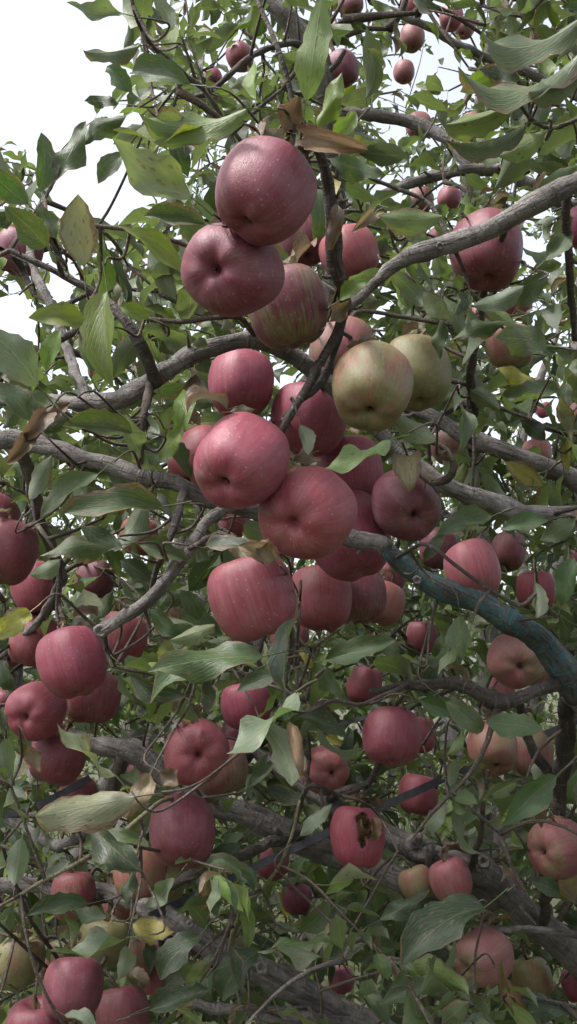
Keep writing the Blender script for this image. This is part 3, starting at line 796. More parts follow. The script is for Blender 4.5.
def push_behind(path, skip=None):
    """a twig passing just in front of an apple is led round behind it instead"""
    q = np.array(path, float)
    for i in range(1, len(q) - 1):
        x, y, d = proj(q[i])
        for k, (hx, hy, hr, hd) in enumerate(HIDE):
            if k == skip: continue
            if d < hd + hr * hd / FPX * 0.9 and hd - d < 0.28 and (hx - x) ** 2 + (hy - y) ** 2 < (hr * 1.12) ** 2:
                d = hd + hr * hd / FPX * 1.1
        q[i] = np.array(P(x, y, d))
    for _ in range(2):
        q[1:-1] = q[1:-1] * 0.5 + (q[:-2] + q[2:]) * 0.25
    return q
def grow(tree, attractors, seed, step=0.05, len_cost=0.22, rtip=0.0013, maxd=1.2, sag=0.10):
    """join every attractor to the nearest wood, nearest first, so that the twigs fork like a real crown"""
    r = np.random.default_rng(seed)
    A = np.array(attractors); alive = np.ones(len(A), bool)
    NP = np.array(tree.pos); PL = np.array(tree.plen)
    def cost_to(Q, pl): return np.linalg.norm(A - Q, axis=1) + len_cost * pl
    best = np.full(len(A), 1e9); bi = np.zeros(len(A), int)
    for i in range(len(NP)):
        c = cost_to(NP[i], PL[i] * 0.0)
        k = c < best
        best[k] = c[k]; bi[k] = i
    plist = list(NP); par = [-1] * len(NP); chains = []; pl = [0.0] * len(NP)
    cid = [-1] * len(NP)
    while alive.any():
        j = int(np.argmin(np.where(alive, best, 1e9)))
        alive[j] = False
        if best[j] > maxd: break
        h = bi[j]
        a, b = plist[h], A[j]
        dist = np.linalg.norm(b - a)
        n = max(2, int(dist / step))
        off = r.normal(0, 0.06 * dist, 3); off[2] += sag * dist
        path = [a]
        for k in range(1, n + 1):
            t = k / n
            path.append(a + (b - a) * t + off * math.sin(math.pi * t) * (1 - 0.4 * t) + (r.normal(0, 0.005, 3) if k < n else 0))
        path = list(catmull(np.array(path), 0.02 if step < 0.07 else 0.045))
        if step < 0.07: path = list(push_behind(path))
        n = len(path) - 1
        ci = len(chains)
        chains.append(dict(path=np.array(path), host=cid[h], hn=h, tips=1))
        c = cid[h]
        while c >= 0:
            chains[c]['tips'] += 1; c = chains[c]['host']
        for k in range(1, n + 1):
            plist.append(path[k]); cid.append(ci); pl.append(pl[h] + dist * k / n)
            c = cost_to(path[k], pl[-1]); u = alive & (c < best)
            best[u] = c[u]; bi[u] = len(plist) - 1
    n0 = len(NP)
    for c in chains:
        rb = rtip * (1 + 0.55 * c['tips'] ** 0.62) + 0.0006
        if c['hn'] < n0: rb = min(rb, tree.rad[c['hn']] * 0.85 + 0.0004)
        c['rad'] = np.linspace(rb, max(rtip, rb * 0.42), len(c['path']))
    return chains

def px_rad(pt):
    return (Vector(pt[1:4]), pt[4]) if pt[0] == 'w' else (P(*pt[:3]), pt[3] * pt[2] / FPX)
T1 = Tree((0.96, 2.02, 0.0))
KEYB = []
hand = []
for bi_, (nm, mat, lab, pts) in enumerate(LIMBS):
    arr = np.array([[*px_rad(p)[0], px_rad(p)[1]] for p in pts])
    rmean = arr[:, 3].mean()
    res = catmull(arr, max(0.006, rmean * 0.7))
    jr = np.random.default_rng(500 + bi_)
    w = jr.normal(0, 1, (len(res), 3))
    for _ in range(4): w = (w + np.roll(w, 1, 0) + np.roll(w, -1, 0)) / 3
    w[0] = 0; w[-1] = 0
    res[:, :3] += w * np.minimum(res[:, 3:4] * 0.35, 0.004)
    hand.append((nm, mat, lab, res))
    cs = catmull(arr, 0.03)
    T1.add_nodes(cs[:, :3], cs[:, 3])
    for p in cs[::1]:
        x, y, d = proj(p[:3])
        if -30 < x < 607 and -30 < y < 1054: KEYB.append((x, y, p[3] / d * FPX, d))
KEYB = np.array(KEYB); HID = np.array(HIDE)

def blocked(m, strict=True):
    """would a filler leaf cover a limb or an apple that the photograph shows, or fill open sky?"""
    for t in ((0, 0.15, 0), (0, 0.5, 0), (0.4, 0.5, 0), (-0.4, 0.5, 0), (0, 0.95, 0)):
        x, y, d = proj(m @ Vector(t))
        if d < 0.62 and -80 < x < 657 and -80 < y < 1104: return True
        if in_sky(x, y): return True
        if strict:
            if ((HID[:, 3] > d - 0.03) & ((HID[:, 0] - x) ** 2 + (HID[:, 1] - y) ** 2 < (HID[:, 2] * 0.93) ** 2)).any(): return True
            if ((KEYB[:, 3] > d) & (KEYB[:, 2] > 3.0) & ((KEYB[:, 0] - x) ** 2 + (KEYB[:, 1] - y) ** 2 < (KEYB[:, 2] * 1.1) ** 2)).any(): return True
    return False

def dress(tree, path, rad, r, size, space, check=True, start=0.35, droop=0.55, leak=0.04, tuft=3):
    """leaves along the outer part of a shoot"""
    L = np.concatenate([[0], np.cumsum(np.linalg.norm(np.diff(path, axis=0), axis=1))])
    tot = L[-1]
    s = max(tot * start, tot - 0.34); ph = r.uniform(0, 6.28)
    stops = []
    while s < tot:
        stops.append(s); s += space * r.uniform(0.6, 1.4)
    stops += [tot] * tuft
    for s in stops:
        i = min(int(np.searchsorted(L, s)), len(path) - 1)
        i = max(1, i)
        t = (s - L[i - 1]) / max(1e-6, L[i] - L[i - 1])
        p = Vector(path[i - 1] * (1 - t) + path[i] * t)
        ax = Vector(path[i] - path[i - 1]).normalized()
        ph += 2.4 + r.uniform(-.4, .4)
        side = ax.orthogonal().normalized()
        side = Matrix.Rotation(ph, 3, ax) @ side
        dr = (side * r.uniform(0.5, 1.1) + ax * r.uniform(0.2, 0.8) + Vector((0, 0, -droop * r.uniform(-0.5, 1.3)))).normalized()
        ll = size * r.uniform(0.38, 1.1); w = ll * r.uniform(0.32, 0.48)
        col, dry = leaf_col(r)
        if dry > 0.4: ll *= 0.6; w *= 0.5
        b = p + dr * ll * 0.3
        n = Vector((r.gauss(0, .7), r.gauss(0, .7), 1.0)) if r.random() < 0.75 else Vector((r.gauss(0, 1), r.gauss(0, 1), r.gauss(0, 1)))
        m = leaf_matrix(b, b + dr * ll, n, w)
        if check and blocked(m, r.random() > leak): continue
        tree.leaves.add(m, col, dry, dry > 0.4 and r.random() < 0.8)

# filler shoots of the main tree, through and behind the fruit
def density(x, y):
    if in_sky(x, y): return 0.0
    if y < 0: return 0.5
    if y < 230: return 0.95 if x > 130 else 0.5
    if y < 420: return 0.85
    return 1.0
att = []
r1 = random.Random(21)
while len(att) < 980:
    x = r1.uniform(-140, 717); y = r1.uniform(-130, 1140)
    if r1.random() > density(x, y): continue
    d = 0.90 + 1.40 * r1.random() ** 0.8
    if y < 230: d = r1.uniform(1.05, 2.7)
    # fruit stays clear in front
    if any((hx - x) ** 2 + (hy - y) ** 2 < (hr * 1.1) ** 2 and d < hd + 0.05 for hx, hy, hr, hd in HIDE): continue
    p = P(x, y, d)
    if p.z < 0.45: continue
    att.append(tuple(p))
while len(att) < 1180:
    x = r1.uniform(-60, 640); y = r1.uniform(430, 1100)
    p = P(x, y, r1.uniform(1.6, 2.6))
    if p.z > 0.5: att.append(tuple(p))
while len(att) < 1350:
    x = r1.uniform(150, 640); y = r1.uniform(-60, 470)
    if not in_sky(x, y): att.append(tuple(P(x, y, r1.uniform(1.5, 2.8))))
while len(att) < 1600:
    x = r1.uniform(-60, 640); y = r1.uniform(560, 1100)
    p = P(x, y, r1.uniform(1.7, 2.8))
    if p.z > 0.4: att.append(tuple(p))
while len(att) < 1670:  # unseen shoots overhead, added above the frame to shade what hangs below
    p = Vector((r1.uniform(-0.2, 1.7), r1.uniform(0.7, 2.6), r1.uniform(2.3, 3.4)))
    x, y, d = proj(p)
    if y > -70 and d > 0: continue
    if in_sky(x, y) and d > 0 and x < -50: continue
    att.append(tuple(p))
chains1 = grow(T1, att, 3)
n0 = len(T1.pos)
for c in chains1:
    T1.add_nodes(c['path'][1:], c['rad'][1:])
r2 = random.Random(77)
for c in chains1:
    dress(T1, c['path'], c['rad'], r2, 0.070, 0.0165, tuft=4)

# ------------------------------------------------------------------ main tree: the leaves one can tell apart in the photograph
# base x,y -> tip x,y, apparent width, depth, tone, (depth change at tip), kind: '' green, 'u' underside, 'c' dry curled ; dryness
HERO = [
 (247,109,138,112,30,.76,'b',-.02,'u',.05),(205,124,112,130,18,.77,'b',-.02,'u',.12),(192,198,112,138,40,.76,'p',-.03,'u',.0),
 (205,224,144,216,22,.78,'g',.0,'',.2),(190,84,132,72,28,.86,'g',.03,'',.0),(124,14,66,2,16,.88,'s',-.02,'u',.1),
 (139,46,83,50,14,.9,'g',-.02,'u',.25),(132,92,107,66,20,.95,'g',.0,'',.0),(118,104,84,101,13,.95,'d',.0,'',.05),
 (126,116,80,146,20,.92,'g',.0,'',.05),(123,153,98,184,19,.9,'g',.0,'',.12),(40,192,41,132,23,.9,'g',.0,'',.08),
 (54,182,86,121,24,.9,'g',.02,'',.1),(34,202,-2,146,14,.88,'s',.0,'u',.3),(28,204,-14,165,36,.86,'g',-.02,'',.15),
 (46,246,4,206,34,.84,'g',-.03,'',.05),(56,238,36,206,22,.86,'g',.0,'',.0),(84,266,78,194,38,.85,'p',-.02,'u',.25),
 (186,278,121,227,20,.88,'b',-.02,'',.05),(107,292,114,389,33,.86,'b',-.03,'',.0),(88,324,28,318,24,.9,'b',-.02,'',.05),
 (38,386,-18,326,40,.86,'s',-.02,'u',.05),(149,318,119,306,20,.92,'b',.0,'',.1),(150,250,176,300,22,.94,'s',.0,'u',.1),
 (132,432,62,426,26,.9,'g',-.03,'',.1),(98,474,40,518,20,.88,'g',-.02,'',.05),(162,506,62,514,28,.88,'g',-.02,'',.22),
 (116,546,40,556,22,.86,'g',-.02,'',.15),(122,548,80,526,22,.9,'d',.0,'',.05),(70,402,44,418,14,.9,'n',-.02,'c',.5),(47,413,24,440,20,.89,'n',-.02,'c',.5),(30,432,6,464,18,.88,'n',-.02,'c',.5),
 (160,460,184,424,18,.98,'b',.0,'',.0),(30,420,-6,384,26,.95,'g',.0,'',.1),(62,408,18,392,20,.97,'g',.0,'',.1),
 (60,330,46,372,18,1.0,'b',.0,'',.05),(30,500,52,455,20,.95,'s',.0,'u',.2),(170,440,190,478,16,1.02,'g',.0,'',.0),
 (306,101,322,-6,32,.78,'b',-.02,'u',.0),(318,128,342,72,20,.80,'b',.0,'',.05),(305,136,368,150,24,.80,'t',-.03,'c',.35),
 (284,132,298,96,30,.78,'n',-.02,'c',.4),(330,160,386,176,22,.84,'g',.0,'',.0),(332,140,356,112,22,.86,'b',.0,'',.1),
 (516,101,441,124,26,.82,'b',-.02,'u',.05),(584,16,482,30,26,.78,'d',-.03,'u',.1),(584,48,458,66,14,.80,'g',-.03,'u',.25),
 (500,76,460,92,24,.84,'b',.0,'',.0),(586,70,528,92,28,.80,'g',-.02,'u',.1),(526,124,446,140,14,.84,'d',-.02,'u',.15),
 (545,132,496,156,24,.86,'b',.0,'u',.05),(520,80,478,70,18,.83,'d',.0,'',.3),(443,216,378,216,26,.9,'b',-.03,'u',.2),
 (404,232,432,246,24,1.0,'s',.0,'u',.1),(547,346,494,338,32,.92,'g',-.03,'',.0),(519,306,546,272,30,.98,'g',-.02,'',.1),
 (506,322,452,340,18,.95,'g',.0,'',.2),(524,286,472,306,20,.93,'s',.0,'u',.0),(394,274,424,306,28,1.0,'s',.0,'u',.1),
 (424,292,450,320,26,1.0,'p',.0,'',.15),(442,318,440,360,14,1.0,'g',.0,'',.0),(459,404,456,454,14,.94,'g',-.02,'',.0),
 (397,414,437,440,22,.96,'p',-.02,'u',.05),(492,516,436,536,22,1.0,'g',-.02,'',.0),(391,440,324,468,20,.82,'b',-.03,'u',.0),
 (404,456,410,492,30,.965,'t',-.03,'c',.3),(548,520,500,530,18,1.0,'g',.0,'',.0),(575,520,540,540,22,.98,'g',.0,'',.0),
 (297,692,226,754,20,.78,'s',-.06,'u',.0),(296,618,286,694,18,.82,'d',-.02,'',.05),(262,656,148,672,34,.80,'g',-.03,'',.08),
 (258,668,150,704,24,.82,'g',-.03,'',.06),(282,674,236,692,18,.86,'d',.0,'',.0),(326,660,396,640,24,.95,'g',-.02,'',.0),
 (318,664,344,700,18,.95,'g',.0,'',.0),(300,716,346,738,18,1.05,'d',.0,'',.0),(262,724,292,786,30,.88,'s',-.03,'u',.0),
 (290,722,302,776,14,.86,'t',-.02,'c',.4),(300,836,332,804,14,1.0,'s',.0,'u',.0),(170,640,215,625,18,.9,'p',-.02,'u',.15),
 (135,797,35,816,40,.80,'p',-.04,'u',.22),(115,776,57,723,11,.80,'p',-.02,'u',.1),(150,774,126,818,22,.86,'t',-.02,'c',.35),
 (160,772,178,784,22,.9,'n',-.02,'c',.4),(22,838,14,886,22,.9,'s',-.02,'u',.0),(92,828,142,872,32,.95,'d',-.02,'',.0),
 (84,846,140,838,22,.98,'g',.0,'',.0),(8,738,12,786,18,.95,'s',.0,'u',.0),(28,744,40,772,18,.93,'t',.0,'c',.35),
 (133,924,174,932,28,1.0,'y',-.02,'',.25),(127,938,48,951,11,.95,'s',-.03,'u',.0),(106,918,72,908,16,.98,'s',.0,'u',.05),
 (88,904,26,916,20,.98,'d',-.02,'',.0),(174,878,144,908,18,1.0,'s',.0,'u',.0),(126,946,118,980,18,1.0,'s',.0,'u',.05),
 (134,868,126,910,12,1.0,'d',-.02,'',.0),(484,908,400,968,40,.98,'d',-.04,'',.0),(452,914,400,938,22,1.05,'d',.0,'',.0),
 (556,776,502,826,28,.98,'g',-.03,'',.0),(446,702,482,732,24,1.0,'g',.0,'',.0),(486,722,544,730,26,1.0,'g',-.02,'',.0),
 (535,582,537,618,16,.98,'s',-.02,'u',.0),(460,616,464,660,22,.98,'g',-.02,'',.0),(574,558,562,606,22,1.0,'g',.0,'',.0),
 (30,612,-6,640,26,.86,'y',-.02,'',.12),(506,462,544,486,22,1.2,'y',.0,'',.3),(572,436,568,472,12,1.2,'y',.0,'',.2),
 (498,368,538,384,16,1.25,'y',.0,'',.15),(300,650,312,668,14,1.1,'y',.0,'',.1),(326,736,343,743,12,1.2,'y',.0,'',.1),
 (240,845,205,880,24,1.2,'d',.0,'',.05),(210,905,216,860,20,1.25,'t',.0,'c',.3),(200,935,160,980,28,1.1,'d',-.02,'',.0),
 (260,950,222,1000,30,1.15,'d',.0,'',.0),(150,1010,210,990,24,1.0,'d',.0,'',.0),(200,985,178,1010,12,1.1,'y',.0,'c',.3),
 (300,930,330,900,22,1.2,'g',.0,'',.0),(330,960,372,938,20,1.2,'d',.0,'',.0),(380,920,430,890,18,1.15,'d',.0,'',.0),
 (505,985,500,955,12,1.05,'t',-.02,'c',.35),(500,975,520,1010,16,1.1,'t',.0,'c',.3),
 (560,895,530,880,24,1.15,'d',.0,'',.0),(520,1000,575,1010,22,1.1,'d',.0,'',.0),(440,985,380,1005,22,1.1,'d',.0,'',.0),
 (425,560,445,535,14,1.0,'d',.0,'',.1),(400,655,372,640,20,1.0,'g',.0,'',.0),(420,700,455,712,20,1.05,'g',.0,'',.0),
 (215,540,195,548,12,.95,'d',.0,'',.3),(262,552,238,546,22,.80,'t',-.02,'c',.4),(205,548,262,556,16,.82,'d',-.02,'',.3),
 (276,560,262,540,22,.79,'t',.0,'c',.4),(300,425,308,455,16,.84,'s',-.01,'u',.0),(330,322,350,300,20,.88,'n',.0,'c',.4),
 (338,205,330,250,16,.84,'n',.0,'c',.4),(372,215,352,232,14,.92,'t',-.02,'c',.3),(340,300,366,282,16,.9,'b',.0,'',.05),
 (140,545,188,560,22,.93,'g',.0,'',.1),(150,580,120,560,22,1.0,'d',.0,'',.0),(200,620,180,590,22,1.05,'g',.0,'',.0),
 (150,610,200,640,24,1.0,'g',.0,'',.1),(60,560,30,575,18,.95,'s',-.02,'u',.1),(180,455,120,448,18,1.05,'g',.0,'',.05),
 (545,260,572,230,20,1.0,'g',.0,'',.1),(470,390,500,410,20,1.15,'s',.0,'u',.1),(500,400,560,390,22,1.2,'g',.0,'',.1),
 (545,440,520,420,18,1.15,'d',.0,'',.1),(420,480,445,520,16,1.1,'s',.0,'u',.0),(560,395,572,440,18,1.1,'p',.0,'c',.2),
]
r3 = random.Random(5)
hero_specs = []
for (x0, y0, x1, y1, w, d, tone, dd, kind, dry) in HERO:
    b = P(x0, y0, d); t = P(x1, y1, d + dd)
    L = (t - b).length
    app = w * d / FPX
    W = max(app * 1.08, L * 0.34) if kind != 'c' else app * 0.95
    W = min(W, L * 0.54) if kind != 'c' else W
    ca = max(0.25, min(1.0, app / W))
    ang = math.acos(ca) * (1 if r3.random() < 0.6 else -1)
    yv = (t - b).normalized()
    toc = (CAM - b).normalized(); toc = (toc - yv * toc.dot(yv)).normalized()
    n = Matrix.Rotation(ang, 3, yv) @ toc
    if n.z < 0 and abs(ang) > 0.3:
        n2 = Matrix.Rotation(-ang, 3, yv) @ toc
        if n2.z > n.z: n = n2
    if kind == 'u': n = -n
    col = tuple(c * r3.uniform(0.88, 1.12) for c in LC[tone])
    T1.leaves.add(leaf_matrix(b, t, n, W), col, dry, kind == 'c', True)
    # the shoot that carries it
    hero_specs.append((b - yv * L * 0.29, -yv))

r4 = random.Random(61)
for a in ap:
    if a['r'] < 21: continue
    for _ in range(r4.choice((1, 1, 2, 3, 4))):
        b = a['p'] + Vector((r4.uniform(-.4, .4), r4.uniform(-.2, .8), r4.uniform(1.0, 1.35))) * a['R']
        ln = r4.uniform(0.014, 0.034)
        t = b + Vector((r4.gauss(0, 1), r4.gauss(0, .8), r4.gauss(0.0, .6))).normalized() * ln
        T1.leaves.add(leaf_matrix(b, t, (r4.gauss(0, 1), r4.gauss(0, 1), 1), ln * r4.uniform(.5, .9)), tuple(c * r4.uniform(.7, 1.2) for c in LC[r4.choice('ntnp')]), 0.4, True, True)
# ------------------------------------------------------------------ wood of the main tree
tree1 = empty('apple_tree', T1.base, 'apple tree with grey limbs, one painted teal, bearing the large red apples', 'apple tree', 'apple trees')
def put_tube(tree_obj, base, name, path, rad, sides, rough, seed, mat, label=None):
    v, f, u = tube_data(path, rad, sides, rough, seed)
    me = mesh_from(name, v - np.array(base), f, u)
    o = link_mesh(name, me, mat, tree_obj)
    if label: o['label'] = label
    return o
for i, (nm, mat, lab, res) in enumerate(hand):
    put_tube(tree1, T1.base, nm, res[:, :3], res[:, 3], 16 if nm in ('limb', 'trunk') else 10, 0.15 if nm != 'twig' else 0.06, 900 + i, mat, lab)
# knots, pruning scars and fruit spurs standing out of the limbs
def scar(x, y, d, r_px, toward=0.85):
    c = P(x, y, d); n = (CAM - c).normalized()
    up = Vector((0, 0, 1)); sx = n.cross(up).normalized(); sy = sx.cross(n)
    R = r_px * d / FPX
    V, F, U = [], [], []
    prof = [(1.25, -0.5), (1.15, 0.15), (0.95, 0.38), (0.72, 0.30), (0.5, 0.02), (0.0, -0.15)]
    k = 14
    for (q, h) in prof:
        for j in range(k):
            a = 2 * math.pi * j / k
            rr = R * q * (1 + 0.12 * math.sin(2 * a + 1) + 0.07 * math.sin(5 * a))
            V.append(np.array(c + sx * math.cos(a) * rr * toward + sy * math.sin(a) * rr + n * h * R)); U.append((a * R, q * R))
    for i in range(len(prof) - 1):
        for j in range(k):
            F.append((i * k + j, i * k + (j + 1) % k, (i + 1) * k + (j + 1) % k, (i + 1) * k + j))
    return np.array(V), F, np.array(U)
for (x, y, d, rp) in ((420, 848, 1.535, 13), (262, 968, 1.385, 6), (190, 924, 1.385, 3.5), (484, 862, 1.53, 6), (445, 514, 1.045, 4), (440, 246, .948, 3.5), (417, 580, 1.04, 4), (100, 631, .935, 6)):
    v, f, u = scar(x, y, d, rp)
    o = link_mesh('pruning_scar', mesh_from('pruning_scar', v - np.array(T1.base), f, u), M_BARK, tree1)
knr = random.Random(8)
for i, (nm, mat, lab, res) in enumerate(hand):
    if nm == 'trunk' or nm == 'twig' or mat is M_PAINT: continue
    k = 2
    for _ in range(k):
        j = knr.randrange(2, len(res) - 2)
        x, y, d = proj(res[j, :3])
        if not (0 < x < 577 and 0 < y < 1024): continue
        ax = Vector(res[j + 1, :3] - res[j - 1, :3]).normalized()
        o_ = Matrix.Rotation(knr.uniform(0, 6.28), 3, ax) @ ax.orthogonal().normalized()
        R = res[j, 3]; L = R * knr.uniform(1.3, 2.6)
        p0 = Vector(res[j, :3])
        path = np.array([p0 + o_ * R * 0.3, p0 + o_ * R * 0.9 + ax * L * .1, p0 + o_ * (R + L * 0.5) + ax * L * .3, p0 + o_ * (R + L) + ax * L * 0.6 + Vector((0, 0, L * .2))])
        path = catmull(path, L * 0.25)
        put_tube(tree1, T1.base, 'spur', path, np.linspace(R * .36, R * .2, len(path)), 7, 0.16, knr.randrange(9999), mat)

# twigs found by growth: the nearest ones singly, the rest as one mass
order = sorted(range(len(chains1)), key=lambda i: -(chains1[i]['rad'][0] / max(0.3, proj(chains1[i]['path'][len(chains1[i]['path']) // 2])[2])))
mass = []
for q, i in enumerate(order):
    c = chains1[i]
    dat = (c['path'], c['rad'])
    if q < 230:
        put_tube(tree1, T1.base, 'twig', *dat, 6, 0.06, 2000 + i, M_TWIG if i % 3 else M_DARKBARK)
    else:
        mass.append(tube_data(*dat, 5, 0.05, i))
allnodes = np.array(T1.pos)
def nearest_node(p, nodes, dmin):
    dv = np.linalg.norm(nodes - np.array(p), axis=1)
    dep = (nodes - nCAM) @ nCF
    return int(np.argmin(dv + np.where(dep < dmin, 0.22, 0.0)))
# shoots that carry the measured leaves
for (b, back) in hero_specs:
    d0 = proj(b)[2]
    k = nearest_node(b, allnodes, d0 + 0.02)
    q = Vector(allnodes[k])
    L = (q - b).length
    mid = b + back * min(0.03, L * 0.2)
    path = catmull(np.array([b, mid, mid.lerp(q, 0.55) + Vector((0, 0.03, -0.06 * L)), q]), 0.008)
    path = push_behind(path)
    mass.append(tube_data(path, np.linspace(0.0009, 0.0019, len(path)), 5, 0.05, 3))
if mass:
    v, f, u = join_data(mass)
    link_mesh('fine_twigs', mesh_from('fine_twigs', v - np.array(T1.base), f, u), M_TWIG, tree1, 'stuff')
print('T1 leaves', len(T1.leaves.items))
T1.leaves.build(tree1, T1.base, 300, LOW_T, 4)

# ------------------------------------------------------------------ neighbouring trees behind
def orchard_tree(base, height, width, n_att, seed, label, n_single, leafsize=0.075, check=True, templates=LOW_T, ymin=None):
    r = random.Random(seed)
    bx, by = base
    T = Tree((bx, by, 0.0))
    fork = np.array([bx + r.uniform(-.1, .1), by + r.uniform(-.1, .1), r.uniform(0.65, 0.9)])
    tp = catmull(np.array([[bx, by, -0.06, 0.12], [bx + .01, by, 0.3, 0.095], [*fork, 0.08]]), 0.04)
    limbs = [('trunk', tp)]
    k = r.randint(5, 7); a0 = r.uniform(0, 6.28)
    for i in range(k):
        a = a0 + 6.28 * i / k + r.uniform(-.3, .3)
        rr = width * r.uniform(0.45, 0.8); hh = height * r.uniform(0.62, 0.92)
        e = np.array([bx + math.cos(a) * rr, by + math.sin(a) * rr, hh])
        m1 = fork * .65 + e * .35 + np.array([math.cos(a) * .12, math.sin(a) * .12, -0.1]); m2 = fork * .3 + e * .7 + np.array([r.uniform(-.1, .1), r.uniform(-.1, .1), 0.05])
        limbs.append(('limb', catmull(np.array([[*fork, .055], [*m1, .042], [*m2, .028], [*e, .011]]), 0.045)))
    for nm, q in limbs: T.add_nodes(q[:, :3], q[:, 3])
    A = []
    while len(A) < n_att:
        a = r.uniform(0, 6.28); u = r.random() ** 0.5; h = r.random()
        z = 0.55 + (height - 0.55) * h
        w = width * (0.55 + 0.45 * math.sin(math.pi * min(1, 0.18 + h * 0.85)))
        p = (bx + math.cos(a) * u * w, by + math.sin(a) * u * w, z + r.uniform(-.1, .1))
        x, y, d = proj(p)
        if d < 1.9 and check: continue
        if in_sky(x, y): continue
        A.append(p)
    ch = grow(T, A, seed + 1, step=0.09, rtip=0.0016, maxd=1.5)
    for c in ch: T.add_nodes(c['path'][1:], c['rad'][1:])
    for c in ch: dress(T, c['path'], c['rad'], r, leafsize, 0.028, check, 0.25, 0.5, 0.5, 4)
    tr = empty('apple_tree', T.base, label, 'apple tree', 'apple trees')
    for i, (nm, q) in enumerate(limbs):
        put_tube(tr, T.base, nm, q[:, :3], q[:, 3], 10, 0.10, seed * 7 + i, M_BARK)
    thick = sorted(range(len(ch)), key=lambda i: -ch[i]['rad'][0])
    ms = []
    for q, i in enumerate(thick):
        if q < 40: put_tube(tr, T.base, 'branch', ch[i]['path'], ch[i]['rad'], 6, 0.06, i, M_TWIG)
        else: ms.append(tube_data(ch[i]['path'], ch[i]['rad'], 4, 0.03, i))
    if ms:
        v, f, u = join_data(ms)
        link_mesh('fine_twigs', mesh_from('fine_twigs', v - np.array(T.base), f, u), M_TWIG, tr, 'stuff')
    T.leaves.build(tr, T.base, n_single, templates, seed)
    return tr, T
TREES = [T1]
t2, T2 = orchard_tree((-0.75, 3.5), 3.45, 1.5, 520, 31, 'leafy apple tree close behind, filling the lower left', 120)
t3, T3 = orchard_tree((0.75, 3.9), 5.2, 1.7, 680, 32, 'tall apple tree behind, its small-fruited crown at the top right', 160)
TREES += [T2, T3]
t4, T4 = orchard_tree((-2.6, 5.6), 3.5, 1.8, 380, 33, 'apple tree farther back, showing low at the far left', 0, 0.085)
t5, T5 = orchard_tree((0.1, 6.4), 3.9, 2.0, 420, 34, 'apple tree farther back, behind the middle of the picture', 0, 0.085)
t6, T6 = orchard_tree((2.9, 6.2), 4.4, 2.0, 380, 35, 'apple tree farther back, showing through gaps at far right', 0, 0.085)
def copy_tree(o, loc, rz, label):
    c = o.copy(); COL.objects.link(c)
    c.location = loc; c.rotation_euler = (0, 0, rz); c['label'] = label
    for ch in o.children:
        if ch.name.startswith('leaf'): continue
        k = ch.copy(); COL.objects.link(k); k.parent = c
    return c
fc = 0
for (x, y, rz, lab) in ((-4.9, 9.5, 1.0, 'distant apple tree, leftmost of the far row'), (-1.7, 9.8, 2.1, 'distant apple tree, second from left in the far row'),
                        (1.6, 10.0, 3.3, 'distant apple tree, third from left in the far row'), (4.9, 9.7, 4.4, 'distant apple tree, rightmost of the far row')):
    copy_tree(t5 if fc % 2 == 0 else t4, (x, y, 0), rz, lab); fc += 1

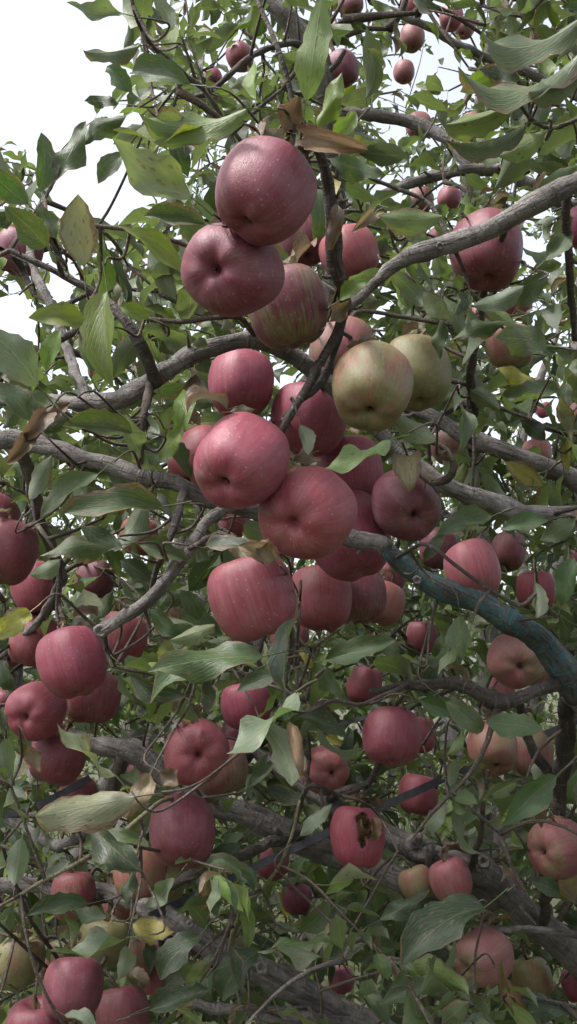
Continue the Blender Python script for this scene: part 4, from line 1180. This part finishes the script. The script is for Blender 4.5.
# ------------------------------------------------------------------ apples: meshes
PROF = np.array([(0, 0.60), (0.07, 0.63), (0.16, 0.735), (0.28, 0.845), (0.44, 0.915), (0.60, 0.905), (0.78, 0.80), (0.92, 0.58), (1.0, 0.22), (0.992, -0.14),
                 (0.935, -0.44), (0.82, -0.70), (0.66, -0.865), (0.46, -0.955), (0.30, -0.96), (0.185, -0.91), (0.105, -0.82), (0.05, -0.74), (0, -0.71)])
def apple_mesh(seed, seg=40, sub=2, tall=1.0, split=False):
    r = random.Random(seed)
    E = np.vstack([PROF[0] * [-1, 1] - 0, PROF, PROF[-1] * [-1, 1]])
    E[0] = (-0.07, 0.63); E[-1] = (-0.05, -0.74)
    pr = []
    for i in range(len(PROF) - 1):
        p0, p1, p2, p3 = E[i:i + 4]
        for k in range(sub):
            t = k / sub
            pr.append(0.5 * (2 * p1 + (p2 - p0) * t + (2 * p0 - 5 * p1 + 4 * p2 - p3) * t * t + (3 * p1 - p0 - 3 * p2 + p3) * t ** 3))
    pr.append(PROF[-1])
    pr = pr[1:-1]
    ph = r.uniform(0, 6.28); ph2 = r.uniform(0, 6.28); l5 = r.uniform(0.012, 0.036); l2 = r.uniform(0.01, 0.045); l3 = r.uniform(0.0, 0.03)
    lean = r.uniform(-0.08, 0.08); lean2 = r.uniform(-0.08, 0.08)
    V, F = [], []
    for (rho, z) in pr:
        wb = 1 / (1 + math.exp((z + 0.35) * 6))      # lower end
        for j in range(seg):
            a = 2 * math.pi * j / seg
            lob = l5 * wb * math.cos(5 * a + ph) + 0.022 * (1 - wb) * math.cos(5 * a + ph + .6)
            k = 1 + lob + l2 * math.cos(2 * a + ph2) + l3 * math.cos(3 * a + ph)
            zz = z * tall - (0.03 * wb * math.cos(5 * a + ph) * math.exp(-((rho - 0.45) / 0.25) ** 2)) + lean * rho * math.cos(a + ph2) * 0.6
            V.append((rho * k * math.cos(a) + lean2 * zz * 0.5, rho * k * math.sin(a), zz))
    n = len(pr)
    for i in range(n - 1):
        for j in range(seg):
            F.append((i * seg + j, (i + 1) * seg + j, (i + 1) * seg + (j + 1) % seg, i * seg + (j + 1) % seg))
    V.append((0, 0, PROF[0][1] * tall)); V.append((lean2 * -0.35, 0, PROF[-1][1] * tall))
    for j in range(seg):
        F.append((len(V) - 2, j, (j + 1) % seg)); F.append((len(V) - 1, (n - 1) * seg + (j + 1) % seg, (n - 1) * seg + j))
    mi = None
    if split:
        # a crack torn open on the side facing -y
        mi = []
        W = []
        for v in V:
            w = 0.0
            if v[1] < -0.2:
                u = (v[0] - 0.14 - 0.06 * math.sin(7 * v[2]) - 0.03 * math.sin(19 * v[2])) / (0.10 + 0.20 * max(0.0, v[2] + 0.25) + 0.02 * math.sin(23 * v[2])); h = (v[2] - 0.22) / 0.62
                q = u * u + h * h
                if q < 1: w = min(1.0, (1 - q) * 2.6)
            W.append(w)
        V = [(v[0], v[1] + (0.24 * w * (1 + 0.25 * math.sin(17 * v[0] + 9 * v[2]))), v[2]) if w > 0 else v for v, w in zip(V, W)]
        mi = [1 if sum(W[i] for i in f) / len(f) > 0.10 else 0 for f in F]
    me = mesh_from('apple_body', V, F)
    me.materials.append(M_APPLE)
    if mi:
        me.materials.append(M_FLESH); me.polygons.foreach_set('material_index', mi)
    return me
BODIES = [apple_mesh(40 + i, 40, 2, t) for i, t in enumerate((1.0, 0.96, 1.04, 0.93, 1.0, 1.06, 0.98))]
BODIES_S = [apple_mesh(60 + i, 20, 1, t) for i, t in enumerate((1.0, 0.95, 1.05))]
SPLIT = apple_mesh(71, 84, 5, 1.08, True)
def stem_mesh():
    path = catmull(np.array([(0, 0, .56), (0.02, 0.01, .8), (0.08, 0.03, 1.02), (0.17, 0.05, 1.2)]), 0.06)
    v, f, u = tube_data(path, np.linspace(0.045, 0.06, len(path)), 7, 0.1, 4)
    me = mesh_from('stem', v, f, u); me.materials.append(M_STEM); return me
def calyx_mesh():
    V, F = [], []
    for i in range(5):
        a = 2 * math.pi * i / 5
        c, s = math.cos(a), math.sin(a)
        def q(rad, tan, z): return (c * rad - s * tan, s * rad + c * tan, z)
        o = len(V)
        V += [q(0.015, -0.045, -.72), q(0.015, 0.045, -.72), q(0.06, 0.025, -.77), q(0.06, -0.025, -.77), q(0.085, 0.0, -.84), q(0.035, 0, -.735)]
        F += [(o, o + 1, o + 2, o + 3), (o + 3, o + 2, o + 4), (o + 1, o, o + 5), (o, o + 3, o + 5), (o + 2, o + 1, o + 5), (o + 3, o + 4, o + 5), (o + 4, o + 2, o + 5)]
    me = mesh_from('calyx', V, F); me.materials.append(M_CALYX); return me
STEM, CALYX = stem_mesh(), calyx_mesh()
nodes_all = np.vstack([np.array(t.pos) for t in TREES])
node_owner = np.concatenate([np.full(len(t.pos), i) for i, t in enumerate(TREES)])
tree_objs = [tree1, t2, t3]
ra = random.Random(19)
for ai, a in enumerate(ap):
    R = a['R']
    view = (CAM - a['p']).normalized()
    if a['eye'] is not None:
        ex, ey = a['eye'][0] / 0.92, a['eye'][1] / 0.92
        q = ex * ex + ey * ey
        if q > 0.97: ex, ey = ex / math.sqrt(q) * .985, ey / math.sqrt(q) * .985; q = .97
        sx = Vector((0, 0, 1)).cross(view).normalized(); sy = view.cross(sx)
        eye = sx * ex - sy * ey + view * math.sqrt(max(0.0, 1 - q))
    else:
        eye = Vector((ra.uniform(-.4, .4), ra.uniform(-0.38, 0.18), -1))
    z = -eye.normalized()
    x = z.orthogonal().normalized(); x = Matrix.Rotation(ra.uniform(0, 6.28), 3, z) @ x
    is_split = 'split open' in a['label']
    if is_split:
        z = Vector((0.05, 0.12, 1)).normalized(); x = Vector((1, 0, 0)); x = (x - z * x.dot(z)).normalized()
    y = z.cross(x)
    s = R * 0.995
    root = empty('apple', a['p'] - z * R * 0.9, a['label'], 'apple', 'apples on the trees')
    rot = Matrix((x, y, z)).transposed().to_4x4()
    root.rotation_euler = rot.to_euler()
    loc = Matrix.Translation((0, 0, R * 0.9)) @ Matrix.Scale(s, 4)
    big = a['r'] >= 14
    body = link_mesh('apple_body', SPLIT if is_split else ra.choice(BODIES if big else BODIES_S), None, root)
    body.matrix_basis = loc
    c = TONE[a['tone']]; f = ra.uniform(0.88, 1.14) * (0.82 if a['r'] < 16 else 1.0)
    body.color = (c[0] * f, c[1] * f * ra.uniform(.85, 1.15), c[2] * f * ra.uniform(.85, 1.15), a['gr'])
    if a['r'] >= 9:
        st = link_mesh('stem', STEM, None, root); st.matrix_basis = loc
        cx = link_mesh('calyx', CALYX, None, root); cx.matrix_basis = loc
    if is_split:
        for (dx, dz, ln, wd, sg) in ((0.40, 0.66, 0.75, 0.42, -1), (0.04, 0.6, 0.6, 0.2, 1)):
            fl = link_mesh('torn_skin', DRY_M[1], None, root)
            m = leaf_matrix(Vector((dx * R, -0.86 * R, R * 0.9 + dz * R)), Vector((dx * R + 0.10 * sg * R, -0.98 * R, R * 0.9 + (dz - ln) * R)), Vector((-sg * .5, -1, 0.2)), wd * R)
            fl.matrix_basis = m; fl.color = (0.17, 0.10, 0.05, 0.3)
    # fruit spur from the stem to the wood behind
    tip = a['p'] + z * R * 1.16 + x * R * 0.17
    d0 = proj(a['p'])[2]
    k = nearest_node(tip, nodes_all, d0 - 0.01)
    w = Vector(nodes_all[k]); own = int(node_owner[k])
    L = (w - tip).length
    if L > 0.012:
        p1 = tip + z * min(0.02, L * .3)
        p2 = p1.lerp(w, 0.5) + Vector((0, 0.015, 0.04 * L))
        path = catmull(np.array([tip - z * R * .12, p1, p2, w]), 0.012)
        path = push_behind(path, ai)
        rr = min(0.0026, 0.0016 + 0.004 * L)
        put_tube(tree_objs[own], TREES[own].base, 'spur', path, np.linspace(rr, rr * 1.35, len(path)), 7, 0.12, ra.randrange(9999), M_DARKBARK if ra.random() < .6 else M_TWIG)

# ------------------------------------------------------------------ black straps tying the limbs
def strap(name, pts, hw, label, thick=0.0016):
    A = np.array([[*P(x, y, d), 0] for x, y, d in pts])
    res = catmull(A, 0.02)[:, :3]
    V, F = [], []
    for i, p in enumerate(res):
        t = Vector(res[min(i + 1, len(res) - 1)] - res[max(i - 1, 0)]).normalized()
        p = Vector(p); n = (Vector((0, -1, 0.25)) + Vector((0.25 * math.sin(i * 0.35), 0, 0))).normalized()
        s = t.cross(n).normalized(); n = s.cross(t).normalized()
        for (u, w) in ((-1, -1), (1, -1), (1, 1), (-1, 1)):
            V.append(tuple(p + s * u * hw + n * w * thick))
    for i in range(len(res) - 1):
        for j in range(4):
            F.append((i * 4 + j, i * 4 + (j + 1) % 4, i * 4 + 4 + (j + 1) % 4, i * 4 + 4 + j))
    F += [(3, 2, 1, 0), tuple(len(V) - 4 + j for j in range(4))]
    me = mesh_from(name, V, F); me.polygons.foreach_set('use_smooth', [False] * len(me.polygons))
    o = link_mesh(name, me, M_STRAP)
    # origin on the strap itself
    c = Vector(np.mean(np.array(V), axis=0)); me.transform(Matrix.Translation(-c)); o.location = c
    o['label'] = label; o['category'] = 'strap'; o['group'] = 'black straps tied to the limbs'
    return o
strap('strap', [(150, 917, 1.37), (190, 898, 1.45), (250, 869, 1.49), (325, 834, 1.50), (377, 809, 1.50), (415, 792, 1.51), (456, 773, 1.56), (520, 745, 1.62), (590, 716, 1.62)], 0.0058, 'wide black strap running diagonally behind the split apple')
strap('strap', [(268, 764, 1.66), (303, 743, 1.55), (352, 721, 1.50), (400, 712, 1.45), (455, 688, 1.18)], 0.003, 'narrow dark strap slanting up above the pink apple beside the grey leaf')
strap('strap', [(-30, 826, 1.55), (5, 815, 1.52), (40, 805, 1.52), (90, 778, 1.58)], 0.0055, 'short black strap at the left edge under the left-hand cluster')
